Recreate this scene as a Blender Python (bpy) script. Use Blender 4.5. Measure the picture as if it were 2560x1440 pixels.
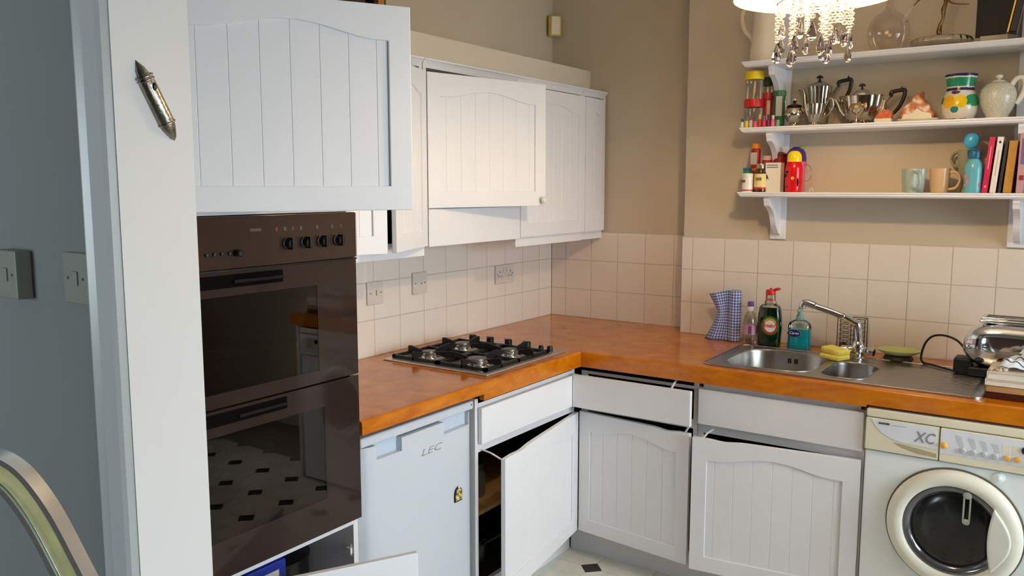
import bpy, bmesh, math, random
from mathutils import Vector, Matrix
random.seed(7)
PI = math.pi
S = bpy.context.scene
COL = S.collection
for o in list(bpy.data.objects): bpy.data.objects.remove(o)

# ------------------------------------------------------------------ camera, world, lights, exposure
cam_d = bpy.data.cameras.new('camera'); cam = bpy.data.objects.new('camera', cam_d); COL.objects.link(cam)
yaw, pit = 2.1772, -0.1221
fwd = Vector((math.cos(pit)*math.cos(yaw), math.cos(pit)*math.sin(yaw), math.sin(pit)))
cam.location = (2.3361, -3.7354, 1.5907)
cam.rotation_euler = fwd.to_track_quat('-Z', 'Y').to_euler()
cam_d.sensor_fit = 'HORIZONTAL'; cam_d.sensor_width = 36.0
cam_d.lens = 2081.6/2560*36.0
cam_d.clip_start = 0.05; cam_d.clip_end = 100
S.camera = cam

S.view_settings.view_transform = 'Standard'; S.view_settings.look = 'None'
S.view_settings.gamma = 1.0; S.view_settings.use_curve_mapping = False
S.view_settings.exposure = 0.50

W = bpy.data.worlds.new('World'); S.world = W; W.use_nodes = True
W.node_tree.nodes['Background'].inputs[0].default_value = (0.80, 0.90, 1.0, 1)
W.node_tree.nodes['Background'].inputs[1].default_value = 1.6

def area(name, loc, rot, sx, sy, power, color, spread=PI):
    l = bpy.data.lights.new(name, 'AREA'); l.shape = 'RECTANGLE'; l.size = sx; l.size_y = sy
    l.energy = power; l.color = color; l.spread = spread
    o = bpy.data.objects.new(name, l); COL.objects.link(o); o.location = loc; o.rotation_euler = rot
    return o
# daylight through the glazed garden doors in the right wall
area('daylight_through_garden_doors', (4.95, -1.60, 1.75), (0, math.radians(90-28), 0), 2.3, 1.9, 72, (0.84, 0.92, 1.0), math.radians(110))
# added fill lamp outside an unseen hall window, tilted to light sink-side fronts
area('added_hall_window_fill', (4.75, -3.95, 1.65), (0, math.radians(62), 0), 1.5, 1.1, 20, (0.84, 0.92, 1.0), math.radians(120))

area('added_rear_hall_fill', (-.45, -5.72, 1.5), (PI/2, 0, 0), 1.2, 1.2, 58, (0.84, 0.92, 1.0))  # added fill lamp that lifts the hall wall and sink-side fronts
LAMP = Vector((1.70, -1.42, 2.03))
BULB = 530.0      # emission of the pendant bulb mesh; the shade has its own added glow

# ------------------------------------------------------------------ materials
def lin(c): 
    c = c/255.0
    return c/12.92 if c <= .04045 else ((c+.055)/1.055)**2.4
def C3(r, g, b): return (lin(r), lin(g), lin(b), 1)
MC = {}
def mat(name, col, rough=.5, metal=0, spec=.5, noise=0, nscale=20, bump=0, bscale=60, trans=0, ior=1.45, coat=0, emit=0, alpha=1, sheen=0, stretch=None):
    if name in MC: return MC[name]
    m = bpy.data.materials.new(name); m.use_nodes = True; nt = m.node_tree; N = nt.nodes; L = nt.links
    p = N['Principled BSDF']
    p.inputs['Base Color'].default_value = col; p.inputs['Roughness'].default_value = rough
    p.inputs['Metallic'].default_value = metal; p.inputs['Specular IOR Level'].default_value = spec
    p.inputs['Transmission Weight'].default_value = trans; p.inputs['IOR'].default_value = ior
    p.inputs['Coat Weight'].default_value = coat; p.inputs['Coat Roughness'].default_value = .05
    p.inputs['Alpha'].default_value = alpha
    if emit: p.inputs['Emission Color'].default_value = col; p.inputs['Emission Strength'].default_value = emit
    tc = N.new('ShaderNodeTexCoord'); mp = N.new('ShaderNodeMapping'); L.new(tc.outputs['Object'], mp.inputs[0])
    if stretch: mp.inputs['Scale'].default_value = stretch
    nz = N.new('ShaderNodeTexNoise'); nz.inputs['Scale'].default_value = nscale; nz.inputs['Detail'].default_value = 4
    L.new(mp.outputs[0], nz.inputs['Vector'])
    n = noise if noise else .03
    rmp = N.new('ShaderNodeValToRGB'); e = rmp.color_ramp.elements
    e[0].position = .3; e[1].position = .7
    e[0].color = (col[0]*(1-n), col[1]*(1-n), col[2]*(1-n), 1); e[1].color = (min(1, col[0]*(1+n)), min(1, col[1]*(1+n)), min(1, col[2]*(1+n)), 1)
    L.new(nz.outputs['Fac'], rmp.inputs[0]); L.new(rmp.outputs[0], p.inputs['Base Color'])
    if bump:
        nb = N.new('ShaderNodeTexNoise'); nb.inputs['Scale'].default_value = bscale; nb.inputs['Detail'].default_value = 3
        L.new(mp.outputs[0], nb.inputs['Vector'])
        b = N.new('ShaderNodeBump'); b.inputs['Strength'].default_value = bump; b.inputs['Distance'].default_value = .002
        L.new(nb.outputs['Fac'], b.inputs['Height']); L.new(b.outputs[0], p.inputs['Normal'])
    MC[name] = m
    return m
def glassy(name, tint, refl=.06, rough=.0, fres=1.0):
    """thin tinted pane: transparent tinted + fresnel gloss"""
    if name in MC: return MC[name]
    m = bpy.data.materials.new(name); m.use_nodes = True; nt = m.node_tree; N = nt.nodes; L = nt.links
    for n in list(N): N.remove(n)
    out = N.new('ShaderNodeOutputMaterial'); mx = N.new('ShaderNodeMixShader'); t = N.new('ShaderNodeBsdfTransparent'); g = N.new('ShaderNodeBsdfGlossy')
    t.inputs[0].default_value = tint; g.inputs['Roughness'].default_value = rough; g.inputs[0].default_value = (1, 1, 1, 1)
    lw = N.new('ShaderNodeFresnel'); lw.inputs['IOR'].default_value = 1.5
    mt = N.new('ShaderNodeMath'); mt.operation = 'ADD'; mt.inputs[1].default_value = refl
    ms = N.new('ShaderNodeMath'); ms.operation = 'MULTIPLY'; ms.inputs[1].default_value = fres; L.new(lw.outputs[0], ms.inputs[0]); L.new(ms.outputs[0], mt.inputs[0]); L.new(mt.outputs[0], mx.inputs[0])
    L.new(t.outputs[0], mx.inputs[1]); L.new(g.outputs[0], mx.inputs[2]); L.new(mx.outputs[0], out.inputs[0])
    MC[name] = m; return m

M_door = mat('white_satin_paint', C3(236, 235, 237), .42, noise=.012, nscale=6)
M_carc = mat('white_carcass', C3(226, 224, 224), .5, noise=.015, nscale=5)
M_wall = mat('taupe_wall_paint', C3(206, 192, 170), .9, noise=.02, nscale=3, bump=.12, bscale=140)
M_box = mat('pale_bulkhead_paint', C3(220, 207, 186), .85, noise=.02, nscale=3, bump=.1, bscale=140)
M_hall = mat('grey_hall_paint', C3(112, 116, 114), .9, noise=.02, nscale=3, bump=.1, bscale=120)
M_jamb = mat('white_jamb_paint', C3(222, 219, 216), .6, noise=.012, nscale=3, bump=.08, bscale=80)
M_arch = mat('grey_white_gloss_trim', C3(172, 175, 174), .3, noise=.01, nscale=4)
M_ceil = mat('white_ceiling', C3(225, 222, 215), .9)
M_tile = mat('cream_glazed_tile', C3(234, 224, 212), .26, spec=.4, noise=.015, nscale=4)
M_grout = mat('taupe_grout', C3(198, 186, 170), .9, noise=.1, nscale=30)
M_wood = None
M_chrome = mat('chrome', C3(225, 225, 228), .08, metal=1)
M_silver = mat('tarnished_silver', C3(205, 195, 178), .12, metal=1, noise=.12, nscale=30)
M_steel = mat('brushed_steel', C3(176, 172, 168), .3, metal=1, noise=.06, nscale=40, stretch=(1, 12, 1), bump=.08, bscale=120)
M_iron = mat('black_cast_iron', C3(22, 21, 22), .45, noise=.2, nscale=40, bump=.2, bscale=120)
M_blackp = mat('black_plastic', C3(20, 20, 20), .4)
M_wplast = mat('white_plastic', C3(226, 224, 218), .35)
M_fridge = mat('white_fridge_enamel', C3(206, 211, 218), .28, noise=.01, nscale=4, bump=.06, bscale=200)
M_washer = mat('white_washer_enamel', C3(242, 247, 246), .3, noise=.015, nscale=3)
M_ringc = mat('pale_cream_plastic', C3(236, 232, 216), .4)
M_cream = mat('yellowed_cream_plastic', C3(236, 228, 202), .4, noise=.05, nscale=5)
M_panelw = mat('cool_white_print', C3(230, 233, 240), .4)
M_ovenb = mat('brown_black_enamel', C3(50, 37, 33), .05, noise=.03)
M_dark = mat('dark_cavity', C3(26, 22, 21), .6)

def wood_mat(name, c0, c1, sc=(1, 1, 1), rough=.16, coat=.5, wscale=3):
    m = bpy.data.materials.new(name); m.use_nodes = True; nt = m.node_tree; N = nt.nodes; L = nt.links; p = N['Principled BSDF']
    tc = N.new('ShaderNodeTexCoord'); mp = N.new('ShaderNodeMapping'); mp.inputs['Scale'].default_value = sc
    nz = N.new('ShaderNodeTexNoise'); nz.inputs['Scale'].default_value = wscale; nz.inputs['Detail'].default_value = 8; nz.inputs['Roughness'].default_value = .62
    nz.inputs['Distortion'].default_value = .6
    r = N.new('ShaderNodeValToRGB'); r.color_ramp.elements[0].color = c0; r.color_ramp.elements[1].color = c1
    r.color_ramp.elements[0].position = .3; r.color_ramp.elements[1].position = .72
    L.new(tc.outputs['Object'], mp.inputs[0]); L.new(mp.outputs[0], nz.inputs['Vector']); L.new(nz.outputs['Fac'], r.inputs[0]); L.new(r.outputs[0], p.inputs['Base Color'])
    p.inputs['Roughness'].default_value = rough; p.inputs['Coat Weight'].default_value = coat; p.inputs['Coat Roughness'].default_value = .08
    return m
M_wood = wood_mat('orange_varnished_wood', C3(186, 96, 8), C3(222, 134, 18), (3, 3, 8), .16, .06)
M_pine = wood_mat('pale_wood', C3(170, 126, 78), C3(204, 160, 106), (2, 12, 2), .5, 0)

# ------------------------------------------------------------------ mesh builder
class B:
    def __init__(s): s.bm = bmesh.new()
    def box(s, x0, x1, y0, y1, z0, z1, bev=0, seg=2, mtx=None):
        r = bmesh.ops.create_cube(s.bm, size=1); v = r['verts']
        for k in v: k.co = Vector((x0+(k.co.x+.5)*(x1-x0), y0+(k.co.y+.5)*(y1-y0), z0+(k.co.z+.5)*(z1-z0)))
        if bev:
            ed = set(e for k in v for e in k.link_edges)
            rr = bmesh.ops.bevel(s.bm, geom=list(ed), offset=bev, segments=seg, affect='EDGES', profile=.5)
            v = set(v) | set(rr['verts']); v = [k for k in v if k.is_valid]
        if mtx is not None:
            for k in v: k.co = mtx @ k.co
        return s
    def lathe(s, prof, c=(0, 0, 0), seg=24, sx=1, sy=1, mtx=None, flute=None):
        rings = []
        for (r, z) in prof:
            ring = []
            for i in range(seg):
                a = 2*PI*i/seg; rr = r*(flute(a, z) if flute else 1)
                co = Vector((rr*math.cos(a)*sx, rr*math.sin(a)*sy, z))
                if mtx is not None: co = mtx @ co
                ring.append(s.bm.verts.new(co+Vector(c)))
            rings.append(ring)
        for a, b in zip(rings, rings[1:]):
            for i in range(seg):
                s.bm.faces.new((a[i], a[(i+1) % seg], b[(i+1) % seg], b[i]))
        for ring, fl in ((rings[0], True), (rings[-1], False)):
            if (prof[0] if fl else prof[-1])[0] > 1e-4:
                s.bm.faces.new(list(reversed(ring)) if fl else ring)
        return s
    def cyl(s, p0, p1, r, r1=None, seg=16):
        return s.tube([p0, p1], r, seg, radii=[r, r if r1 is None else r1])
    def tube(s, pts, r=.005, seg=8, radii=None, closed=False, flat=None, up=None):
        pts = [Vector(p) for p in pts]; rings = []
        if not closed and 4 <= len(pts) <= 24:      # round the bends
            q, rq, N_ = [], [], len(pts)
            for i in range(N_-1):
                p0, p1, p2, p3 = pts[max(i-1, 0)], pts[i], pts[i+1], pts[min(i+2, N_-1)]
                for k in range(4):
                    t = k/4; q.append(.5*((2*p1)+(p2-p0)*t+(2*p0-5*p1+4*p2-p3)*t*t+(3*p1-p0-3*p2+p3)*t**3))
                    if radii: rq.append(radii[i]*(1-t)+radii[i+1]*t)
            q.append(pts[-1]); pts = q
            if radii: rq.append(radii[-1]); radii = rq
        n = len(pts)
        prev = None
        for i, p in enumerate(pts):
            if closed: t = (pts[(i+1) % n]-pts[i-1])
            else: t = (pts[min(i+1, n-1)]-pts[max(i-1, 0)])
            t.normalize()
            if prev is None:
                u = Vector(up) if up else (Vector((0, 0, 1)) if abs(t.z) < .9 else Vector((1, 0, 0)))
            else: u = prev
            u = (u - t*u.dot(t)).normalized(); v = t.cross(u); prev = u
            rr = radii[i] if radii else r
            fu, fv = flat if flat else (1, 1)
            rings.append([s.bm.verts.new(p+(u*math.cos(2*PI*k/seg)*fu+v*math.sin(2*PI*k/seg)*fv)*rr) for k in range(seg)])
        m = n if closed else n-1
        for i in range(m):
            a, b = rings[i], rings[(i+1) % n]
            for k in range(seg): s.bm.faces.new((a[k], a[(k+1) % seg], b[(k+1) % seg], b[k]))
        if not closed:
            s.bm.faces.new(list(reversed(rings[0]))); s.bm.faces.new(rings[-1])
        return s
    def sph(s, c, r, sc=(1, 1, 1), u=16, v=10, mtx=None):
        rr = bmesh.ops.create_uvsphere(s.bm, u_segments=u, v_segments=v, radius=r)
        for k in rr['verts']:
            co = Vector((k.co.x*sc[0], k.co.y*sc[1], k.co.z*sc[2]))
            if mtx is not None: co = mtx @ co
            k.co = co+Vector(c)
        return s
    def prism(s, poly, d0, d1, plane='xz', mtx=None):
        """poly list of 2d points; extruded along the missing axis from d0 to d1"""
        def mk(p, d):
            if plane == 'xz': v = Vector((p[0], d, p[1]))
            elif plane == 'yz': v = Vector((d, p[0], p[1]))
            else: v = Vector((p[0], p[1], d))
            return s.bm.verts.new(mtx @ v if mtx is not None else v)
        a = [mk(p, d0) for p in poly]; b = [mk(p, d1) for p in poly]; n = len(poly)
        s.bm.faces.new(a); s.bm.faces.new(list(reversed(b)))
        for i in range(n): s.bm.faces.new((a[(i+1) % n], a[i], b[i], b[(i+1) % n]))
        return s
    def plate(s, outer, holes, z0, z1):
        """flat xy plate with holes between z0 and z1"""
        for z in (z0, z1):
            es = []
            for loop in [outer]+holes:
                vs = [s.bm.verts.new((p[0], p[1], z)) for p in loop]
                for i in range(len(vs)): es.append(s.bm.edges.new((vs[i], vs[(i+1) % len(vs)])))
            bmesh.ops.triangle_fill(s.bm, use_beauty=True, use_dissolve=False, edges=es)
        for loop in [outer]+holes:
            n = len(loop)
            for i in range(n):
                p, q = loop[i], loop[(i+1) % n]
                s.bm.faces.new([s.bm.verts.new(c) for c in ((p[0], p[1], z0), (q[0], q[1], z0), (q[0], q[1], z1), (p[0], p[1], z1))])
        bmesh.ops.remove_doubles(s.bm, verts=s.bm.verts, dist=1e-5)
        return s
    def obj(s, name, m, parent=None, local=False, smooth=None, label=None, origin=None):
        bmesh.ops.recalc_face_normals(s.bm, faces=s.bm.faces)
        off = Vector((0, 0, 0))
        if parent is not None and not local: off = worg(parent)
        if origin is not None: off = Vector(origin)
        if off.length > 0:
            for v in s.bm.verts: v.co -= off
        me = bpy.data.meshes.new(name); s.bm.to_mesh(me); s.bm.free()
        if smooth is not None:
            for p in me.polygons: p.use_smooth = True
            me.set_sharp_from_angle(angle=math.radians(smooth))
        me.materials.append(m)
        o = bpy.data.objects.new(name, me); COL.objects.link(o)
        if parent is not None: o.parent = parent
        if origin is not None: o.location = origin
        if smooth is not None and smooth <= 40:
            wn = o.modifiers.new('wn', 'WEIGHTED_NORMAL'); wn.keep_sharp = True
        if label: o['label'] = label
        return o
def worg(o):
    v = Vector((0, 0, 0))
    while o is not None: v += Vector(o.location); o = o.parent
    return v
def thing(name, label, cat, loc=(0, 0, 0), group=None, rz=0):
    o = bpy.data.objects.new(name, None); COL.objects.link(o); o.location = loc; o.rotation_euler = (0, 0, rz)
    o.empty_display_size = .05
    o['label'] = label; o['category'] = cat
    if group: o['group'] = group
    return o
def tag(o, label, cat, group=None):
    o['label'] = label; o['category'] = cat
    if group: o['group'] = group
    return o
def struct(o): o['kind'] = 'structure'; return o
def inst(src, name, parent, loc, rz=0):
    c = src.copy(); c.name = name; COL.objects.link(c); c.parent = parent; c.location = loc; c.rotation_euler = (0, 0, rz); return c
def rrect(x0, x1, y0, y1, r, n=6):
    out = []
    for cx, cy, a0 in ((x1-r, y1-r, 0), (x0+r, y1-r, 90), (x0+r, y0+r, 180), (x1-r, y0+r, 270)):
        for k in range(n+1):
            a = math.radians(a0+90*k/n); out.append((cx+r*math.cos(a), cy+r*math.sin(a)))
    return out
def text(name, s, size, mtx, m, parent, depth=.0006, shear=0, bold=0, local=False):
    cu = bpy.data.curves.new('t', 'FONT'); cu.body = s; cu.size = size; cu.extrude = depth; cu.align_x = 'CENTER'; cu.align_y = 'CENTER'; cu.shear = shear; cu.offset = bold
    cu.resolution_u = 2
    t = bpy.data.objects.new('t', cu); COL.objects.link(t)
    dg = bpy.context.evaluated_depsgraph_get(); me = bpy.data.meshes.new_from_object(t.evaluated_get(dg)); bpy.data.objects.remove(t)
    off = Vector((0, 0, 0)) if local else worg(parent)
    me.transform(Matrix.Translation(-off) @ mtx); me.materials.clear(); me.materials.append(m)
    o = bpy.data.objects.new(name, me); COL.objects.link(o); o.parent = parent; return o
def face_my(x, y, z, roll=0):    # text facing -y
    return Matrix.Translation((x, y, z)) @ Matrix.Rotation(PI/2, 4, 'X') @ Matrix.Rotation(roll, 4, 'Z')
def face_px(x, y, z):            # text facing +x
    return Matrix.Translation((x, y, z)) @ Matrix.Rotation(PI/2, 4, 'Z') @ Matrix.Rotation(PI/2, 4, 'X')

# ------------------------------------------------------------------ room shell
SY = -.1265      # tile face of the stepped-out back wall
XS = .793
ZT = .91         # worktop height
def wall_mesh(name, m, fn): b = B(); fn(b); o = b.obj(name, m); struct(o); return o
floor = B().box(-1.6, 4.4, -5.6, .3, -.1, -.004).obj('floor', mat('floor_screed', C3(150, 146, 136), .8, noise=.1)); struct(floor)
struct(B().box(-1.6, 4.5, -5.7, .3, 2.75, 2.85).obj('ceiling', M_ceil))
wl = B().box(-.25, -.006, -2.80, .006, 0, 2.75).obj('wall_left', M_wall); struct(wl)
wb = B().prism([(-.25, .006), (XS+.003, .006), (XS+.003, SY+.006), (4.4, SY+.006), (4.4, .25), (-.25, .25)], 0, 2.75, 'xy').obj('wall_back', M_wall); struct(wb)
# stub wall with the doorway to the hall, header above
wf = B(); wf.box(-1.6, .97, -2.94, -2.80, 0, 2.75); wf.box(.97, 4.3, -2.94, -2.80, 2.25, 2.75); wf.box(3.55, 4.3, -2.94, -2.80, 0, 2.25)
for v in wf.bm.verts: pass
wf = wf.obj('wall_front', M_hall); struct(wf)
jamb = B().box(.966, .974, -2.945, -2.797, 0, 2.25).obj('trim_1', M_jamb); struct(jamb)
wr = B()
wr.box(4.3, 4.5, -5.6, -4.5, 0, 2.75); wr.box(4.3, 4.5, -3.4, -2.7, 0, 2.75); wr.box(4.3, 4.5, -.8, .25, 0, 2.75)
wr.box(4.3, 4.5, -4.5, -3.4, 0, .7); wr.box(4.3, 4.5, -4.5, -3.4, 1.9, 2.75); wr.box(4.3, 4.5, -2.7, -.8, 2.15, 2.75)
struct(wr.obj('wall_right', M_wall))
b = B(); b.box(-1.6, -1.1, -5.7, -5.6, 0, 2.75); b.box(.2, 4.5, -5.7, -5.6, 0, 2.75); b.box(-1.1, .2, -5.7, -5.6, 0, .9); b.box(-1.1, .2, -5.7, -5.6, 2.1, 2.75); struct(b.obj('wall_rear', mat('dim_hall_paint', C3(120, 92, 78), .9)))
b = B(); b.box(-1.1, -1.04, -5.68, -5.63, .9, 2.1); b.box(.14, .2, -5.68, -5.63, .9, 2.1); b.box(-1.04, .14, -5.68, -5.63, .9, .97); b.box(-1.04, .14, -5.68, -5.63, 2.03, 2.1); b.box(-.48, -.42, -5.68, -5.63, .97, 2.03); o = b.obj('window_3', mat('window_paint', C3(210, 212, 212), .4)); struct(o)  # unseen rear window, added so light reaches the hall wall
B().box(-1.04, .14, -5.657, -5.653, .97, 2.03).obj('pane', glassy('clear_pane', (.95, .97, .97, 1), .02), o)
struct(B().box(-1.7, -1.6, -5.6, -2.8, 0, 2.75).obj('wall_hall_end', M_hall))
M_clear = glassy('clear_pane', (.95, .97, .97, 1), .02)
def window(idx, y0, y1, z0, z1, n):
    w = B()
    w.box(4.32, 4.38, y0, y0+.07, z0, z1); w.box(4.32, 4.38, y1-.07, y1, z0, z1); w.box(4.32, 4.38, y0, y1, z1-.07, z1); w.box(4.32, 4.38, y0, y1, z0, z0+.1)
    for k in range(1, n): yy = y0+(y1-y0)*k/n; w.box(4.325, 4.375, yy-.045, yy+.045, z0, z1)
    o = w.obj('window_%d' % idx, M_arch); struct(o)
    B().box(4.348, 4.352, y0+.06, y1-.06, z0+.09, z1-.06).obj('pane', M_clear, o)
window(1, -2.7, -.8, .02, 2.15, 2); window(2, -4.5, -3.4, .7, 1.9, 2)
# architrave moulding round the doorway
ar = B(); prof = [(0, 0), (0, .012), (.014, .018), (.03, .012), (.034, .015), (.066, .018), (.072, .024), (.098, .026), (.104, .02), (.104, 0)]
ar.prism([(.868+p[0], -2.94-p[1]) for p in prof], 0, 2.3, 'xy')
struct(ar.obj('trim_2', M_arch))
# bulkhead boxed in above the wall cupboards
struct(B().box(-.004, .221, -2.05, .004, 2.036, 2.161).obj('trim_3', M_box))

# floor tiles: clipped squares with small dark diamonds where four meet
PT = .243; HD = .049
M_ft = mat('mottled_stone_vinyl', C3(232, 228, 214), .35, noise=.12, nscale=9, bump=.05); M_fd = mat('charcoal_floor_inset', C3(46, 43, 40), .3, noise=.2, nscale=20)
h = PT/2-.0012; c = HD
octo = [(h-c, -h), (h, -h+c), (h, h-c), (h-c, h), (-h+c, h), (-h, h-c), (-h, -h+c), (-h+c, -h)]
t0 = B().prism(octo, -.004, 0, 'xy').obj('tile', M_ft, floor, local=True); d0 = B().prism([(HD-.002, 0), (0, HD-.002), (-HD+.002, 0), (0, -HD+.002)], -.004, .0003, 'xy').obj('inset', M_fd, floor, local=True)
first = True
for i in range(-1, 11):
    for j in range(0, 11):
        x = .715+PT*i; y = -.814-PT*j
        if first: t0.location = (x+PT/2, y+PT/2, 0); d0.location = (x, y, 0); first = False
        else: inst(t0, 'tile', floor, (x+PT/2, y+PT/2, 0)); inst(d0, 'inset', floor, (x, y, 0))

# wall tiles
P = .152; G = .0032
rows = [(.9105, 1.057), (1.057, 1.209), (1.209, 1.357)]
tile_cache = {}
def wtile(parent, orient, a0, a1, z0, z1, plane):
    """tile between a0..a1 along the wall, face at plane"""
    w = round(a1-a0-G, 4); hh = round(z1-z0-G, 4)
    key = (orient, w, hh)
    if key not in tile_cache:
        b = B()
        if orient == 'y': b.box(-w/2, w/2, 0, .0065, -hh/2, hh/2, .0012, 2)
        else: b.box(-.0065, 0, -w/2, w/2, -hh/2, hh/2, .0012, 2)
        o = b.obj('tile', M_tile, parent, local=True, smooth=40); tile_cache[key] = o
    else: o = inst(tile_cache[key], 'tile', parent, (0, 0, 0))
    am = (a0+a1)/2; zm = (z0+z1)/2
    o.location = (am, plane, zm) if orient == 'y' else (plane, am, zm)
    o.rotation_euler = (random.uniform(-.0005, .0005), random.uniform(-.0008, .0008), random.uniform(-.0005, .0005))
js = [.0]+[-(.1203+P*i) for i in range(0, 13)]
for a, b_ in zip(js, js[1:]):
    if b_ < -2.05: b_ = -2.05
    for z0, z1 in rows: wtile(wl, 'x', b_, a, z0, z1, 0)
js = [.0]+[.087+P*i for i in range(0, 5)]+[XS-.004]
for a, b_ in zip(js, js[1:]):
    for z0, z1 in rows: wtile(wb, 'y', a, b_, z0, z1, 0)
js = [XS-.003]+[.842+P*i for i in range(0, 11)]+[2.42]
for a, b_ in zip(js, js[1:]):
    for z0, z1 in rows: wtile(wb, 'y', a, b_, z0, z1, SY)
gr = B(); gr.box(-.0061, -.0009, -2.05, 0, .9, 1.357).obj('grout', M_grout, wl)
gr = B(); gr.box(0, XS, .0009, .0061, .9, 1.357); gr.box(XS, 2.42, SY+.0009, SY+.0061, .9, 1.357); gr.obj('grout', M_grout, wb)

# ------------------------------------------------------------------ cupboard doors
def arch_h(u, rise):
    t = abs(u)/.86
    return 0 if t >= 1 else rise*(.5+.5*math.cos(PI*t))**.8
def beaded_door(parent, hinge, rz, w, h, right=False, scoop=0, rise=.032, trail=.085, stile=.058, brail=.06, name='door', knob=False):
    """hinge = world point of the front corner at the hinge; local x runs to the free edge"""
    x0, x1 = (-w, 0) if right else (0, w)
    ip = x0+stile; iq = x1-stile; T = .018; b = B()
    n = 22
    ux = [ip+(iq-ip)*k/n for k in range(n+1)]
    az = [h-trail+arch_h(2*k/n-1, rise) for k in range(n+1)]
    def top(x):
        if not scoop: return h
        u = (x1-x)/w if right is False else (x-x0)/w
        return h-.006*math.exp(-((u-.2)/.07)**2)
    nt_ = 30 if scoop else 1
    outer = [(x0, 0), (x1, 0)]+[(x1+(x0-x1)*k/nt_, top(x1+(x0-x1)*k/nt_)) for k in range(nt_+1)]
    hole = [(ip, brail), (iq, brail)]+[(x, z) for x, z in reversed(list(zip(ux, az)))]
    b.plate(outer, [hole], 0, T)
    for v in b.bm.verts: v.co = Vector((v.co.x, v.co.z, v.co.y))
    org = worg(parent)
    o = b.obj(name, M_door, parent, local=True)
    bv = o.modifiers.new('b', 'BEVEL'); bv.width = .0022; bv.segments = 2; bv.limit_method = 'ANGLE'; bv.angle_limit = math.radians(50)
    o.location = Vector(hinge)-org; o.rotation_euler = (0, 0, rz)
    # planks, separated by narrow grooves
    cx = (x0+x1)/2; gs = [ip+.0005]
    k = -8
    while k <= 8:
        g = cx+.07*k
        if ip+.02 < g < iq-.02: gs.append(g)
        k += 1
    gs.append(iq-.0005)
    for a, c_ in zip(gs, gs[1:]):
        a2, c2 = a+.00015, c_-.00015; m = 4
        pts = [(a2, brail-.002), (c2, brail-.002)]
        for q in range(m+1):
            x = c2+(a2-c2)*q/m; u = 2*(x-ip)/(iq-ip)-1
            pts.append((x, h-trail+arch_h(u, rise)+.001))
        pb = B(); pb.prism(pts, .0065, .0088, 'xz')
        po = pb.obj('plank', M_door, o, local=True)
        bv = po.modifiers.new('b', 'BEVEL'); bv.width = .0018; bv.segments = 1
    bk = B(); bk.box(ip-.002, iq+.002, .0079, .0165, brail-.002, h-trail+.0005); bk.obj('backing_panel', M_door, o, local=True)
    return o
def slab(parent, hinge, rz, w, h, right=False, name='drawer_front'):
    x0, x1 = (-w, 0) if right else (0, w)
    o = B().box(x0, x1, 0, .018, 0, h, .003, 3).obj(name, M_door, parent, local=True, smooth=40)
    o.location = Vector(hinge)-worg(parent); o.rotation_euler = (0, 0, rz); return o
R = math.radians
def carcass(b, x0, x1, y0, y1, z0, z1, t=.018, front='x', lid=True):
    """open-fronted box; front = 'x' (opens +x) or 'y' (opens -y)"""
    b.box(x0, x1, y0, y1, z0, z0+t)
    if lid: b.box(x0, x1, y0, y1, z1-t, z1)
    if front == 'x':
        b.box(x0, x1, y0, y0+t, z0+t, z1-t); b.box(x0, x1, y1-t, y1, z0+t, z1-t); b.box(x0, x0+.008, y0+t, y1-t, z0+t, z1-t)
    else:
        b.box(x0, x0+t, y0, y1, z0+t, z1-t); b.box(x1-t, x1, y0, y1, z0+t, z1-t); b.box(x0+t, x1-t, y1-.008, y1, z0+t, z1-t)

M_inner_shade = mat('interior_shade_brown', C3(44, 31, 26), .8)  # dark brown sheets inside cupboards, standing in for deep shade
def shade_lining(t, x0, x1, y0, y1, z0, z1, front='x', lid=True):
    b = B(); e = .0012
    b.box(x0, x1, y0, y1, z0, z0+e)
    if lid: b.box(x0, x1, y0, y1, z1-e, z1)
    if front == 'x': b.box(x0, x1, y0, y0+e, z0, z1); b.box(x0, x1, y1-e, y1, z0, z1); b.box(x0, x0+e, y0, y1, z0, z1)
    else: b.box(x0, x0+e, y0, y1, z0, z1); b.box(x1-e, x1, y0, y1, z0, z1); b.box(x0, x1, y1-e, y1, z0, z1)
    return b.obj('interior_shade', M_inner_shade, t)
# ------------------------------------------------------------------ oven housing
TH = thing('tall_cabinet', 'tall white oven housing cupboard with its top and bottom doors ajar', 'cabinet', (.305, -2.355, 0))
b = B(); X0, X1 = .004, .61
b.box(X0, X1, -2.665, -2.647, 0, 2.034); b.box(X0, X1, -2.068, -2.05, 0, 2.034); b.box(X0, X1, -2.647, -2.068, 2.016, 2.034)
b.box(X0, X1, -2.647, -2.068, 1.52, 1.538); b.box(X0, X1, -2.647, -2.068, .600, .618); b.box(X0, X1, -2.647, -2.068, .13, .148)
b.box(X0, X0+.006, -2.647, -2.068, 0, 2.016); b.box(.50, .518, -2.647, -2.068, 0, .13)
o = b.obj('carcass', M_carc, TH)
beaded_door(TH, (.63, -2.65, 1.530), R(90-28.5), .595, .50)
beaded_door(TH, (.63, -2.65, .135), R(90-28.5), .595, .478, rise=.03)
hp = B(); hp.box(.575, .600, -2.0705, -2.068, .50, .535); hp.box(.585, .606, -2.078, -2.0705, .508, .527, .002); hp.obj('hinge_plate', M_wplast, TH)

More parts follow.
